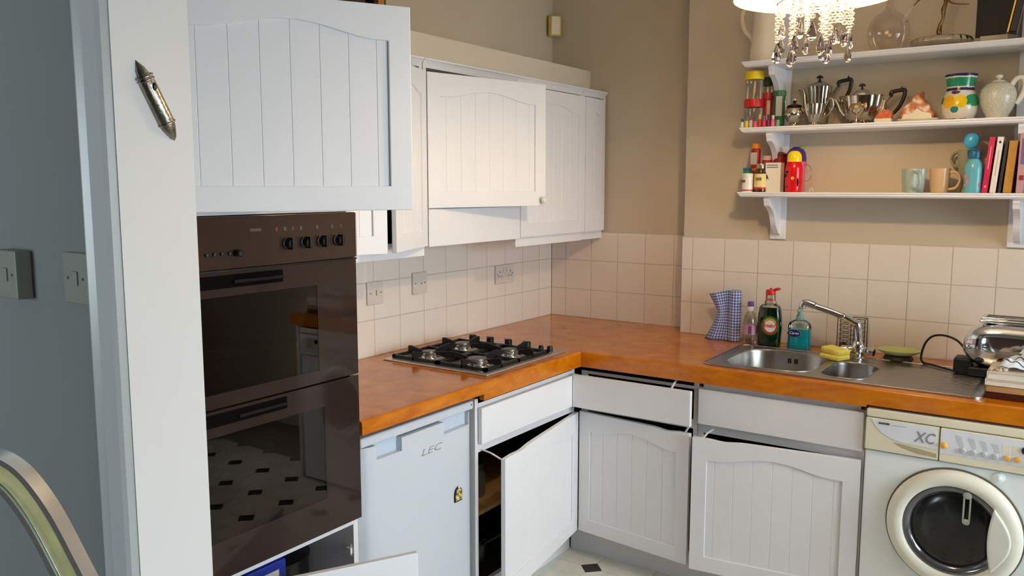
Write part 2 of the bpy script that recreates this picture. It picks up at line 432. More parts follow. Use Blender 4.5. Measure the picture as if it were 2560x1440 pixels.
OV = thing('double_oven', 'built-in dark brown glass double oven with four control knobs', 'oven', (.33, -2.355, .62))
M_og = glassy('smoked_oven_glass', (.34, .29, .28, 1), .0, 0, .8)
b = B(); carcass(b, .06, .598, -2.64, -2.072, .622, 1.05, .02); carcass(b, .06, .598, -2.64, -2.072, 1.055, 1.385, .02)
b.obj('casing', mat('grey_oven_enamel', C3(84, 90, 92), .35), OV)
B().box(.598, .630, -2.646, -2.053, 1.390, 1.518, .003).obj('fascia', mat('brown_black_fascia', C3(60, 42, 35), .1, coat=.2), OV, smooth=40)
B().box(.6, .6315, -2.0535, -2.0495, 1.392, 1.516, .001).obj('fascia_edge', mat('bronze_edge', C3(150, 110, 92), .35, metal=.6), OV)
def knob(y, z):
    k = B(); mt = Matrix.Rotation(PI/2, 4, 'Y')
    k.lathe([(.0165, 0), (.0165, .004), (.013, .006), (.012, .018), (.0105, .020), (0, .0202)], (.630, y, z), 20, mtx=mt)
    k.box(.634, .656, y-.0035, y+.0035, z-.0155, z+.0155, .001)
    return k.obj('knob', M_blackp, OV, smooth=40)
for y in (-2.297, -2.238, -2.181, -2.122): knob(y, 1.443)
k = B(); k.lathe([(.009, 0), (.009, .016), (.006, .019), (0, .0192)], (.630, -2.455, 1.428), 16, mtx=Matrix.Rotation(PI/2, 4, 'Y')); k.obj('timer_dial', M_blackp, OV, smooth=40)
for i, y in enumerate((-2.475, -2.497, -2.518, -2.539)):
    k = B(); k.lathe([(.0045, 0), (.0045, .006), (0, .0065)], (.630, y, 1.428), 10, mtx=Matrix.Rotation(PI/2, 4, 'Y')); k.obj('timer_button', M_blackp, OV, smooth=40)
M_symb = mat('faded_red_print', C3(104, 40, 34), .5); M_symg = mat('faded_grey_print', C3(90, 70, 62), .5)
B().box(.6301, .6305, -2.412, -2.378, 1.4785, 1.4855).obj('badge', M_symg, OV)
for i, y in enumerate((-2.330, -2.303, -2.277, -2.250, -2.194, -2.140, -2.108)):
    kk = B(); kk.box(.6301, .6305, y-.004, y+.004, 1.476, 1.486, .0003, 1); kk.obj('printed_symbol', M_symb if i in (0, 2, 6) else M_symg, OV)
def oven_door(z0, z1, wy0, wy1, wz0, wz1):
    d = B(); y0, y1 = -2.646, -2.053
    # frame of the glass door around its see-through window
    d.box(.600, .630, y0, wy0, z0, z1); d.box(.600, .630, wy1, y1, z0, z1); d.box(.600, .630, wy0, wy1, z0, wz0); d.box(.600, .630, wy0, wy1, wz1, z1)
    bmesh.ops.remove_doubles(d.bm, verts=d.bm.verts, dist=1e-5)
    o = d.obj('oven_door', M_ovenb, OV)
    B().box(.6285, .6302, wy0, wy1, wz0, wz1).obj('window_pane', M_og, o)
    hs = B(); hs.box(.6290, .6308, -2.62, -2.315, z1-.040, z1-.008); hs.obj('handle_recess', mat('dark_handle_recess', C3(12, 8, 7), .8, spec=.05), o)
    hs = B(); hs.box(.6300, .6400, -2.47, -2.318, z1-.030, z1-.021, .003); hs.obj('handle_lip', mat('dark_handle_lip', C3(24, 19, 17), .7, spec=.2), o, smooth=40)
    return o
oven_door(1.055, 1.385, -2.60, -2.20, 1.09, 1.325)
oven_door(.622, 1.050, -2.575, -2.185, .72, .985)
B().box(.588, .607, -2.646, -2.053, 1.049, 1.056).obj('door_gap_seal', M_blackp, OV)
B().box(.588, .6325, -2.646, -2.051, 1.3855, 1.3895).obj('fascia_trim', mat('dark_trim', C3(40, 36, 34), .35, metal=.5), OV)
for z in (.775, .855, 1.16):
    r_ = B()
    for k in range(14): xx = .10+.035*k; r_.cyl((xx, -2.60, z), (xx, -2.11, z), .0022, seg=6)
    r_.cyl((.575, -2.615, z), (.575, -2.095, z), .004, seg=8); r_.cyl((.09, -2.615, z), (.09, -2.095, z), .004, seg=8)
    r_.obj('oven_rack', M_chrome, OV, smooth=40)

# in the open compartment under the oven
fo = thing('box_file', 'blue cardboard box file with a white label under the oven', 'box', (.45, -2.36, .148))
B().box(.24, .585, -2.43, -2.30, .1485, .578, .003).obj('body', mat('royal_blue_card', C3(24, 52, 170), .45), fo)
B().box(.5852, .586, -2.415, -2.325, .40, .555).obj('paper_label', mat('white_paper', C3(232, 234, 236), .7), fo)
pn = B(); pn.lathe([(.09, 0), (.105, .02), (.108, .10), (.112, .105), (.107, .105), (.1, .02), (0, .012)], (.36, -2.19, .40), 28)
pt = tag(B().lathe([(.085, 0), (.1, .02), (.1, .34), (.104, .345), (.104, .352), (.02, .37), (.02, .395), (.028, .40), (.0, .41)], (.40, -2.19, .1485), 28).obj('cooking_pot', mat('black_enamel', C3(16, 16, 17), .25), smooth=40), 'tall black lidded pot standing beside the blue box file', 'pot')
pn.bm.free()

# ------------------------------------------------------------------ wall cupboards
UZ0, UZ1 = 1.370, 2.0
def wall_unit(name, label, y0, y1, z0=UZ0):
    t = thing(name, label, 'cabinet', (.16, (y0+y1)/2, z0))
    b = B(); carcass(b, .004, .316, y0, y1, z0, 2.034); b.obj('carcass', M_carc, t); shade_lining(t, .0125, .300, y0+.0185, y1-.0185, z0+.0185, 2.0155); return t
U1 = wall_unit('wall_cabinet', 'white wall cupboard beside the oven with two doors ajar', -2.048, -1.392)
beaded_door(U1, (.335, -2.046, UZ0), R(90-22.6), .33, .63, rise=.024, stile=.05)
beaded_door(U1, (.335, -1.392, UZ0), R(90+22.4), .33, .63, right=True, rise=.024, stile=.05)
B().box(.02, .30, -2.03, -1.41, 1.68, 1.70).obj('shelf', M_carc, U1)
B().box(.300, .318, -2.048, -1.395, 1.334, 1.3695).obj('pelmet', M_door, U1)
U2 = thing('cooker_hood', 'white fronted integrated cooker hood above the hob with its door ajar', 'cooker hood', (.16, -1.085, 1.365))
b = B(); carcass(b, .004, .316, -1.388, -.786, 1.505, 2.034); b.obj('carcass', M_carc, U2)
B().box(.03, .312, -1.384, -.790, 1.385, 1.503).obj('hood_body', mat('grey_hood_steel', C3(150, 146, 142), .4, metal=.5), U2)
dg_ = beaded_door(U2, (.335, -1.387, 1.509), R(90-13.4), .598, .491, rise=.03)
kb = B(); kb.lathe([(.006, 0), (.006, .008), (.013, .014), (.0145, .02), (.010, .026), (0, .028)], (.572, 0, .024), 18, mtx=Matrix.Rotation(PI/2, 4, 'X')); kb.obj('knob', M_wplast, dg_, local=True, smooth=40)
B().box(.316, .335, -1.386, -.788, 1.366, 1.505, .002).obj('lower_panel', M_door, U2)
U3 = wall_unit('wall_cabinet', 'white wall cupboard with one arched door right of the cooker hood', -.784, -.236)
beaded_door(U3, (.335, -.783, UZ0), R(90), .546, .64, rise=.030)
B().box(.300, .318, -.800, -.237, 1.330, 1.3695).obj('pelmet', M_door, U3)
U4 = wall_unit('wall_cabinet', 'narrow white corner wall cupboard against the back wall', -.234, -.008)
beaded_door(U4, (.336, -.234, UZ0), R(90+4), .218, .64, rise=.016, stile=.04)
B().box(.283, .301, -.236, -.006, 1.330, 1.3695).obj('pelmet', M_door, U4)
for t, y0, y1 in ((U1, -2.048, -1.39), (U2, -1.388, -.786), (U3, -.785, -.235), (U4, -.234, -.006)):
    cb = B(); cb.prism([(.300, 2.034), (.318, 2.034), (.322, 2.040), (.328, 2.044), (.328, 2.049), (.300, 2.049)], y0, y1, 'xz'); cb.obj('cornice', M_door, t)

# ------------------------------------------------------------------ base cupboards
def plinth(t, *a): B().box(*a).obj('plinth', M_carc, t)
def catch(t, p0, p1): B().tube([p0, ((Vector(p0)+Vector(p1))/2+Vector((0, 0, .004))), p1], .005, 6, flat=(.4, 1)).obj('child_catch', M_wplast, t)
K1 = thing('base_cabinet', 'white base cupboard under the hob with its arched door standing open', 'cabinet', (.3, -1.12, 0))
b = B(); carcass(b, .01, .600, -1.462, -.772, .13, .845); b.box(.585, .600, -1.444, -.79, .648, .684); b.box(.585, .600, -1.444, -.79, .81, .845); 
b.obj('carcass', M_carc, K1); B().box(.03, .575, -1.4415, -.793, .395, .411).obj('shelf', M_pine, K1); shade_lining(K1, .0185, .582, -1.4435, -.7905, .1485, .8265)
slab(K1, (.620, -1.447, .680), R(90), .667, .132)
beaded_door(K1, (.620, -.7695, .127), R(90+8.5), .685, .519, right=True, scoop=1)
plinth(K1, .525, .540, -1.45, -.70, 0, .13)
catch(K1, (.600, -1.425, .655), (.700, -1.440, .640))
K2 = thing('base_cabinet', 'white corner base cupboard with its drawer pulled out and door ajar', 'cabinet', (.88, -.45, 0))
b = B(); carcass(b, .604, 1.140, -.750, -.13, .13, .842, front='y'); b.box(.604, .646, -.750, -.7345, .13, .842); b.box(.646, 1.122, -.750, -.735, .655, .69); b.box(.646, 1.122, -.750, -.7345, .811, .842); pass
b.obj('carcass', M_carc, K2); shade_lining(K2, .6225, 1.1215, -.733, -.1385, .1485, .8235, 'y')
slab(K2, (.622, -.825, .681), 0, .517, .137)
db = B(); db.box(.66, .672, -.807, -.35, .69, .79); db.box(1.098, 1.110, -.807, -.35, .69, .79); db.box(.672, 1.098, -.807, -.35, .69, .70); db.box(.672, 1.098, -.362, -.35, .70, .79); db.obj('drawer_box', M_inner_shade, K2)
beaded_door(K2, (.6225, -.768, .127), R(-5.7), .516, .525, scoop=1, stile=.055)
plinth(K2, .540, 1.14, -.690, -.675, 0, .13)
catch(K2, (1.053, -.745, .845), (1.055, -.815, .815)); catch(K2, (1.118, -.760, .672), (1.112, -.808, .648))
K3 = thing('base_cabinet', 'white sink base cupboard with arched door ajar left of the washing machine', 'cabinet', (1.445, -.45, 0))
b = B(); carcass(b, 1.142, 1.748, -.750, -.14, .13, .842, front='y', lid=False); b.box(1.16, 1.73, -.750, -.735, .646, .69); b.box(1.16, 1.73, -.750, -.735, .818, .842)
b.obj('carcass', M_carc, K3); shade_lining(K3, 1.1605, 1.7295, -.733, -.1485, .1485, .8235, 'y', False)
slab(K3, (1.146, -.768, .682), 0, .598, .139)
beaded_door(K3, (1.743, -.768, .127), R(7), .592, .523, right=True, scoop=1)
plinth(K3, 1.14, 1.748, -.690, -.675, 0, .13)
catch(K3, (1.205, -.752, .668), (1.190, -.825, .645))
# inside the open base cupboard
for i, (x, y, r, hh, lab) in enumerate(((.50, -1.39, .04, .13, 'glass storage jar nearest the opening of the base cupboard'), (.46, -1.28, .04, .11, 'glass storage jar further in on the base cupboard shelf'))):
    g = thing('storage_jar', lab, 'jar', (x, y, .4112), 'jars inside the open base cupboard')
    B().lathe([(r*.95, 0), (r, .006), (r, hh*.8), (r*.8, hh*.9), (r*.8, hh)], (0, 0, 0), 20).obj('jar_body', mat('smoky_jar_glass', C3(92, 88, 80), .1, coat=.5), g, local=True, smooth=40)
    B().lathe([(r*.86, hh), (r*.86, hh+.018), (0, hh+.019)], (0, 0, 0), 20).obj('lid', mat('worn_tin', C3(120, 112, 100), .35, metal=.8), g, local=True, smooth=40)
pot = thing('saucepan', 'dark saucepan on the floor of the open base cupboard', 'saucepan', (.45, -1.33, .1500))
B().lathe([(.075, 0), (.08, .006), (.08, .11), (.083, .113), (.079, .113), (.076, .012), (0, .009)], seg=28).obj('pan_body', mat('black_pan', C3(30, 27, 27), .3), pot, local=True, smooth=40)
B().tube([(.079, 0, .095), (.10, .02, .11), (.12, .12, .125)], .009, 8, flat=(.6, 1)).obj('handle', M_blackp, pot, local=True, smooth=40)

# ------------------------------------------------------------------ worktop
YF = -.783; XF = .636
hob_hole = [(.11, -1.35), (.565, -1.35), (.565, -.86), (.11, -.86)]
sink_hole = [(1.175, -.715), (1.745, -.715), (1.745, -.30), (1.175, -.30)]
wt = thing('worktop', 'L-shaped orange varnished wooden worktop with thick front edge', 'worktop', (.7, -.6, .842))
L_out = [(.0005, -.0005), (.7925, -.0005), (.7925, SY-.0005), (2.42, SY-.0005), (2.42, YF+.02), (XF-.02, YF+.02), (XF-.02, -2.049), (.0005, -2.049)]
B().plate(L_out, [hob_hole, sink_hole], .870, .910).obj('board', M_wood, wt)
def edge_strip(a, b_, zlo):
    s = B(); r = .008
    if a[0] == b_[0]:
        x = a[0]; pr = [(x-.02, zlo), (x, zlo), (x, .910-r)]+[(x-r+r*math.cos(t), .910-r+r*math.sin(t)) for t in (R(30), R(60), R(90))]+[(x-.02, .910)]
        s.prism(pr, a[1], b_[1], 'xz')
    else:
        y = a[1]; pr = [(y+.02, zlo), (y, zlo), (y, .910-r)]+[(y+r-r*math.cos(t), .910-r+r*math.sin(t)) for t in (R(30), R(60), R(90))]+[(y+.02, .910)]
        s.prism(pr, a[0], b_[0], 'yz')
    return s
s = edge_strip((XF, -2.049), (XF, -1.455), .868); s.obj('front_edge', M_wood, wt, smooth=35)
s = edge_strip((XF, -1.455), (XF, YF), .845); s.obj('front_edge', M_wood, wt, smooth=35)
s = edge_strip((XF-.02, YF), (1.752, YF), .845); s.obj('front_edge', M_wood, wt, smooth=35)
s = edge_strip((1.752, YF), (2.42, YF), .853); s.obj('front_edge', M_wood, wt, smooth=35)

# ------------------------------------------------------------------ fridge
FR = thing('fridge', 'white under-counter fridge between the oven and the hob cupboard', 'fridge', (.33, -1.757, 0))
B().box(.03, .560, -2.030, -1.487, .02, .820, .004).obj('body', M_fridge, FR)
B().box(.03, .612, -2.032, -1.484, .818, .848, .006, 3).obj('top_lid', M_fridge, FR, smooth=40)
# door, gently bowed, with two finger pockets either side of a central tab
d = B(); n = 36; y0, y1 = -2.030, -1.487
def fx(y): u = (y-(y0+y1)/2)/((y1-y0)/2); return .619-.003*u*u-.026*abs(u)**16
pts = [(.563, y0)]+[(fx(y0+(y1-y0)*k/n), y0+(y1-y0)*k/n) for k in range(n+1)]+[(.563, y1)]
d.prism(pts, .06, .770, 'xy'); 
def seg(ya, yb, z0, z1, dx=0):
    q = [(.563, ya)]+[(fx(ya+(yb-ya)*k/8)-dx, ya+(yb-ya)*k/8) for k in range(9)]+[(.563, yb)]; d.prism(q, z0, z1, 'xy')
seg(y0, -1.972, .770, .8145); seg(-1.862, -1.655, .770, .812); seg(-1.515, y1, .770, .8145)
seg(-1.972, -1.862, .770, .8145, .022); seg(-1.655, -1.515, .770, .8145, .022)
bmesh.ops.remove_doubles(d.bm, verts=d.bm.verts, dist=1e-5)
fd = d.obj('door', M_fridge, FR, smooth=30)
for ya, yb in ((-1.971, -1.863), (-1.654, -1.516)):
    B().box(.5925, .597, ya, yb, .771, .814).obj('handle_recess', mat('pale_blue_recess', C3(196, 208, 224), .4), FR)
B().box(.02, .05, -2.0, -1.5, 0, .02).obj('foot', M_blackp, FR); B().box(.50, .54, -2.0, -1.5, 0, .02).obj('foot', M_blackp, FR)
text('badge_lettering', 'LEC', .032, face_px(.6192, -1.724, .736) @ Matrix.Scale(1.9, 4, (1, 0, 0)), mat('bright_badge', C3(200, 204, 208), .2, metal=.9), FR, .0012, .25, -.0003)
B().lathe([(.0035, 0), (.0035, .001), (0, .0012)], (.612, -1.498, .836), 10, mtx=Matrix.Rotation(PI/2, 4, 'Y')).obj('screw_cap', mat('grey_dot', C3(110, 112, 116), .4), FR)
mg = thing('fridge_magnet', 'domed picture magnet with black rim on the fridge door', 'magnet', (.6205, -1.586, .542))
def dome(r, hh, n=14): return [(-r, -hh), (r, -hh)]+[(r*math.cos(PI*k/n), hh*.1+(hh*1.0)*math.sin(PI*k/n)) for k in range(n+1)]
B().prism(dome(.0195, .024), -.003, .003, 'yz').obj('rim', M_blackp, mg, local=True)
def blotch(name, c1, c2, c3, sc):
    m = bpy.data.materials.new(name); m.use_nodes = True; N = m.node_tree.nodes; L = m.node_tree.links; p = N['Principled BSDF']
    tc = N.new('ShaderNodeTexCoord'); v = N.new('ShaderNodeTexNoise'); v.inputs['Scale'].default_value = sc; v.inputs['Detail'].default_value = 2
    r = N.new('ShaderNodeValToRGB'); r.color_ramp.elements[0].color = c1; r.color_ramp.elements[0].position = .38; r.color_ramp.elements[1].color = c3; r.color_ramp.elements[1].position = .6
    e = r.color_ramp.elements.new(.5); e.color = c2
    L.new(tc.outputs['Object'], v.inputs['Vector']); L.new(v.outputs['Fac'], r.inputs[0]); L.new(r.outputs[0], p.inputs['Base Color']); p.inputs['Roughness'].default_value = .3
    return m
B().prism(dome(.0165, .020), .003, .0042, 'yz').obj('picture', blotch('magnet_picture', C3(214, 214, 200), C3(206, 170, 60), C3(110, 84, 40), 90), mg, local=True)
B().sph((.0035, .002, .026), .0045, (.4, 1.2, 1)).obj('top_bow', M_wplast, mg, local=True, smooth=60)

# ------------------------------------------------------------------ hob
HB = thing('gas_hob', 'four-burner steel gas hob with black cast iron pan supports', 'hob', (.337, -1.105, ZT))
b = B(); b.plate([(.082, -1.378), (.592, -1.378), (.592, -.832), (.082, -.832)], [], .9102, .9165)
hobp = b.obj('hob_plate', mat('satin_hob_steel', C3(212, 210, 206), .42, metal=.85, noise=.03), HB); bv = hobp.modifiers.new('b', 'BEVEL'); bv.width = .003; bv.segments = 2; bv.limit_method = 'ANGLE'
B().box(.12, .555, -1.34, -.87, .872, .9102).obj('hob_tray', mat('galvanised', C3(120, 120, 120), .5, metal=.7), HB)
burn = [(.215, -1.255, .030), (.455, -1.255, .042), (.215, -1.040, .034), (.455, -1.040, .034)]
for (x, y, r) in burn:
    bb = B(); bb.lathe([(r*1.45, 0), (r*1.4, .003), (r*1.1, .004), (r, .006), (r, .016), (r*.92, .018), (0, .018)], (x, y, .9165), 28, flute=None)
    bo = bb.obj('burner', M_chrome, HB, smooth=35)
    B().lathe([(r*.88, .018), (r*.9, .020), (r*.86, .026), (0, .027)], (x, y, .9165), 28).obj('burner_cap', mat('grey_burner_cap', C3(120, 116, 112), .4, metal=.7), bo, smooth=35)
def support(x0, x1, y0, y1):
    g = B(); z = .929; t = .0065
    for a in ((x0, x1, y0, y0+2*t), (x0, x1, y1-2*t, y1), (x0, x0+2*t, y0, y1), (x1-2*t, x1, y0, y1)): g.box(a[0], a[1], a[2], a[3], z-.010, z+.002)
    ym = (y0+y1)/2; g.box(x0, x1, ym-t, ym+t, z-.010, z+.002)
    for (bx, by, r) in burn:
        if not (x0 < bx < x1 and y0 < by < y1): continue
        qy0, qy1 = (y0, ym) if by < ym else (ym, y1)
        # upright pan fingers: tall at the rim, tapering to the burner
        for dx, dy in ((-1, 0), (1, 0), (0, -1), (0, 1)):
            if dx: xe = x0 if dx < 0 else x1; pl_ = [(xe, z-.01), (xe, z+.022), (xe-dx*.012, z+.024), (bx+dx*(r+.004), z+.012), (bx+dx*(r+.012), z+.002)]; g.prism(pl_, by-.0035, by+.0035, 'xz')
            else: ye = qy0 if dy < 0 else qy1; pl_ = [(ye, z-.01), (ye, z+.022), (ye-dy*.012, z+.024), (by+dy*(r+.004), z+.012), (by+dy*(r+.012), z+.002)]; g.prism(pl_, bx-.0035, bx+.0035, 'yz')
    for px in (x0+t, x1-t):
        for py in (y0+t, y1-t): g.box(px-t, px+t, py-t, py+t, .9165, z-.01)
    return g.obj('pan_support', M_iron, HB)
support(.108, .337, -1.352, -.925); support(.339, .568, -1.352, -.925)
for x in (.150, .245, .340, .435, ):
    k = B(); k.lathe([(.019, 0), (.019, .003), (.016, .005), (.0155, .026), (.013, .028), (0, .0285)], (x, -.885, .9165), 20); k.box(x-.0175, x+.0175, -.888, -.882, .936, .9455, .001); k.obj('knob', M_blackp, HB, smooth=40)
k = B(); k.lathe([(.011, 0), (.011, .012), (.008, .020), (0, .021)], (.505, -.885, .9165), 14); k.obj('ignition_button', M_blackp, HB, smooth=40)
k = B(); k.lathe([(.012, 0), (.012, .016), (.010, .022), (0, .0225)], (.548, -.885, .9165), 14); k.obj('ignition_button', M_blackp, HB, smooth=40)

# ------------------------------------------------------------------ sink
SK = thing('sink', 'stainless steel inset sink with one and a half bowls and ribbed drainer', 'sink', (1.6, -.5, ZT))
SX0, SX1, SY0, SY1 = 1.140, 2.090, -.738, -.268
b1 = rrect(1.195, 1.535, -.695, -.325, .11, 8); b2 = rrect(1.560, 1.725, -.690, -.400, .065, 8)
def shrink(loop, f, dx=0):
    cx = sum(p[0] for p in loop)/len(loop); cy = sum(p[1] for p in loop)/len(loop)
    return [(cx+(p[0]-cx)*f, cy+(p[1]-cy)*f) for p in loop]
b = B(); b.plate(rrect(SX0, SX1, SY0, SY1, .035, 6), [b1, b2], .9102, .9135)
b.obj('sink_top', M_steel, SK, smooth=30)
rim = B(); outl = rrect(SX0+.002, SX1-.002, SY0+.002, SY1-.002, .034, 6); rim.tube([(p[0], p[1], .9135) for p in outl], .0032, 6, closed=True)
for lp in (b1, b2): rim.tube([(p[0], p[1], .9135) for p in shrink(lp, 1.008)], .003, 6, closed=True)
rim.obj('rolled_rim', M_steel, SK, smooth=60)
def bowl(loop, depth, nm):
    q = B(); levels = [(1, .9135), (.985, .905), (.965, .91-depth*.85), (.93, .91-depth*.97), (.80, .91-depth), (.2, .91-depth-.003)]
    rings = [[q.bm.verts.new((p[0], p[1], z)) for p in shrink(loop, f)] for f, z in levels]
    for a, c_ in zip(rings, rings[1:]):
        for i in range(len(a)): q.bm.faces.new((a[i], a[(i+1) % len(a)], c_[(i+1) % len(a)], c_[i]))
    q.bm.faces.new(rings[-1])
    return q.obj(nm, M_steel, SK, smooth=60)
bw = bowl(b1, .17, 'main_bowl'); bowl(b2, .12, 'half_bowl')
ov = B()
for i, dx in enumerate((-.016, -.008, .010, .018)): ov.box(1.370+dx, 1.374+dx, -.3325, -.3285, .868, .888)
ov.obj('overflow_slots', M_blackp, SK)
rb = B()
for k in range(13):
    yy = -.690+.026*k; rb.tube([(1.775, yy, .9125), (1.79, yy, .9132), (2.035, yy, .9138), (2.05, yy, .9125)], .005, 8, flat=(.28, 1))
rb.obj('drainer_ribs', M_steel, SK, smooth=60)

TP = thing('mixer_tap', 'chrome kitchen mixer tap with long swivel spout behind the half bowl', 'tap', (1.615, -.300, .9135))
b = B(); b.lathe([(.026, 0), (.026, .004), (.020, .008), (.019, .04)], (1.615, -.300, .9137), 24); b.lathe([(.021, .0), (.024, .01), (.024, .03), (.018, .042), (.0125, .05)], (1.615, -.300, .935), 24)
b.obj('body', M_chrome, TP, smooth=40)
for sx in (-1, 1):
    hb = B(); hb.tube([(1.615+sx*.018, -.300, .950), (1.615+sx*.034, -.303, .948)], .013, 16); hb.tube([(1.615+sx*.034, -.303, .948), (1.615+sx*.040, -.303, .947), (1.615+sx*.062, -.306, .945)], .0, 16, radii=[.012, .0165, .0155])
    hb.obj('handle', M_chrome, TP, smooth=40)
sp = B()
path = [(1.617, -.30, .978), (1.613, -.30, 1.02), (1.608, -.302, 1.05)]
for k in range(1, 7):
    a = R(15*k); path.append((1.608-.038*math.sin(a)*1.2-.006*k/6, -.302-.002*k, 1.050+.032*(math.sin(a))*.9))
path += [(1.52, -.318, 1.092), (1.47, -.324, 1.107), (1.452, -.326, 1.113)]
sp.tube(path, .0140, 16, radii=[.0142]*(len(path)-3)+[.0135, .0130, .0125]); sp.obj('spout', M_chrome, TP, smooth=60)
nz = B(); nz.tube([(1.454, -.326, 1.112), (1.449, -.3265, 1.1145), (1.43, -.328, 1.121), (1.415, -.329, 1.1235), (1.406, -.330, 1.119), (1.403, -.331, 1.108), (1.403, -.331, 1.100)], .0145, 16, radii=[.013, .0158, .0155, .0150, .0148, .0138, .0130]); nz.obj('nozzle', M_chrome, TP, smooth=60)

# ------------------------------------------------------------------ washing machine
WM = thing('washing_machine', 'white front-loading washing machine with cream control panel under the worktop', 'washing machine', (2.052, -.48, 0))
wx0, wx1, wy = 1.754, 2.350, -.785
B().box(wx0, wx1, wy+.012, -.20, .02, .698, .006).obj('body', M_washer, WM, smooth=40)
B().box(wx0, wx1, wy+.004, -.20, .813, .843, .006, 3).obj('top_lid', M_cream, WM, smooth=40)
B().box(wx0, 1.980, wy+.002, -.25, .700, .811, .004).obj('detergent_drawer', M_cream, WM, smooth=40)
pn_ = [(1.772, .808), (1.972, .805), (1.976, .738)]+[(1.976-.11*k/5, .738-.008*math.sin(k/5*PI/2)+.012*k/5) for k in range(1, 6)]+[(1.835, .750), (1.805, .765), (1.786, .783)]
B().prism(pn_, wy+.0005, wy+.0025, 'xz').obj('drawer_panel', M_panelw, WM)
hs = [(1.842, .737), (1.860, .737), (1.975, .722), (1.975, .709), (1.92, .712), (1.87, .724)]
B().prism(hs, wy+.0012, wy+.0025, 'xz').obj('drawer_grip', mat('shadowed_grip', C3(178, 170, 134), .5), WM)
B().box(1.982, wx1, wy+.001, -.25, .700, .811, .004).obj('control_panel', M_cream, WM, smooth=40)
B().prism([(1.985, .808), (2.346, .806), (2.346, .726), (1.985, .728)], wy-.0002, wy+.0015, 'xz').obj('panel_print', M_panelw, WM)
B().box(wx0, wx1, wy+.006, wy+.012, .698, .7005).obj('panel_joint', mat('dull_joint', C3(130, 124, 104), .7), WM)
M_or = mat('amber_button', C3(240, 178, 84), .35); M_gb = mat('grey_button', C3(196, 198, 196), .35)
for (x, z, m, r) in ((1.995, .755, M_or, .0105), (2.050, .747, M_gb, .009), (2.080, .745, M_gb, .009), (2.110, .745, M_gb, .009), (2.141, .744, M_gb, .009), (2.173, .745, M_or, .009), (2.200, .745, M_or, .009)):
    kb = B(); kb.lathe([(r, 0), (r, .004), (r*.8, .007), (0, .0078)], (x, wy, z), 18, mtx=Matrix.Rotation(PI/2, 4, 'X')); kb.obj('button', m, WM, smooth=50)
for i, x in enumerate((2.036, 2.072, 2.104, 2.138)):
    hh = .034; g = B(); g.prism([(x-.012, .795-i*.003), (x+.008, .793-i*.003), (x+.016, .758), (x+.004, .756)], wy-.0006, wy, 'xz'); g.obj('printed_patch', mat('grey_scale_print', C3(204, 208, 212), .5), WM)
for x in (2.168, 2.196):
    g = B(); g.prism([(x-.012, .790), (x+.012, .788), (x+.010, .757), (x-.010, .757)], wy-.0006, wy, 'xz'); g.obj('printed_patch', mat('yellow_scale_print', C3(232, 228, 206), .5), WM)
g = B(); g.lathe([(.012, 0), (.012, .004), (0, .005)], (2.221, wy, .778), 18, mtx=Matrix.Rotation(PI/2, 4, 'X')); g.obj('indicator_lens', mat('dark_lens', C3(36, 34, 60), .2), WM, smooth=40)
g = B(); g.lathe([(.030, 0), (.030, .012), (.024, .018), (0, .019)], (2.295, wy, .765), 28, mtx=Matrix.Rotation(PI/2, 4, 'X')); g.obj('programme_dial', M_cream, WM, smooth=40)
M_grt = mat('grey_lettering', C3(140, 142, 144), .5)
text('large_lettering', 'XC', .052, face_my(1.936, wy-.0004, .768) @ Matrix.Scale(.8, 4, (1, 0, 0)), M_grt, WM, .0005, .25, 0)
text('brand_lettering', 'ZANUSSI', .0085, face_my(1.812, wy-.0004, .797), mat('dark_lettering', C3(70, 70, 72), .5), WM, .0004, 0, .0004)
B().box(1.838, 1.882, wy-.0002, wy+.0006, .7945, .7965).obj('printed_line', mat('faint_print', C3(186, 188, 190), .5), WM)
# porthole
RX, RZ = 2.035, .478; mt = Matrix.Rotation(PI/2, 4, 'X')
B().lathe([(.204, -.002), (.204, .004), (.190, .004)], (RX, wy+.012, RZ), 64, mtx=mt).obj('door_recess', mat('dark_joint', C3(104, 98, 84), .6), WM, smooth=40)
rg = B(); rg.lathe([(.198, .002), (.199, .012), (.192, .026), (.176, .034), (.158, .034), (.149, .026), (.146, .010), (.146, .002)], (RX, wy+.012, RZ), 64, mtx=mt)
ring = rg.obj('door_ring', M_ringc, WM, smooth=60)
gm = B(); gm.lathe([(.148, .004), (.146, .022), (.138, .023), (.126, .012), (.122, .004)], (RX, wy+.012, RZ), 64, mtx=mt); gm.obj('inner_rim', mat('polished_grey_rim', C3(120, 122, 126), .12, metal=.7), WM, smooth=60)
gl = B(); gl.lathe([(.126, .006), (.114, .013), (.09, .018), (.05, .021), (0, .022)], (RX, wy+.012, RZ), 48, mtx=mt); gl.obj('door_glass', mat('dark_porthole_glass', C3(26, 27, 28), .2, noise=.4, nscale=9, coat=.15), WM, smooth=60)
hd = B(); hp_ = [(2.150, .585)]+[(2.150-.014*math.sin(PI*k/16), .585-.215*k/16) for k in range(1, 16)]+[(2.150, .370)]+[(2.150+.052*math.sin(PI*k/16), .370+.215*k/16) for k in range(1, 16)]
hd.prism(hp_, wy-.034, wy-.018, 'xz'); ho = hd.obj('door_handle', mat('pale_handle', C3(228, 230, 218), .35), WM, smooth=30)
bv = ho.modifiers.new('b', 'BEVEL'); bv.width = .009; bv.segments = 4; bv.limit_method = 'ANGLE'
cl = B(); cl.tube([(2.073-.009, wy-.012, .600), (2.073-.009, wy-.012, .522)], .0028, 8); cl.tube([(2.073+.009, wy-.012, .600), (2.073+.009, wy-.012, .522)], .0028, 8); cl.sph((2.073, wy-.013, .606), .0135, (1, .4, .9)); cl.sph((2.073, wy-.013, .518), .0115, (1, .4, .9)); cl.obj('door_clip', mat('pale_green_grey_plastic', C3(168, 172, 156), .3), WM, smooth=60)
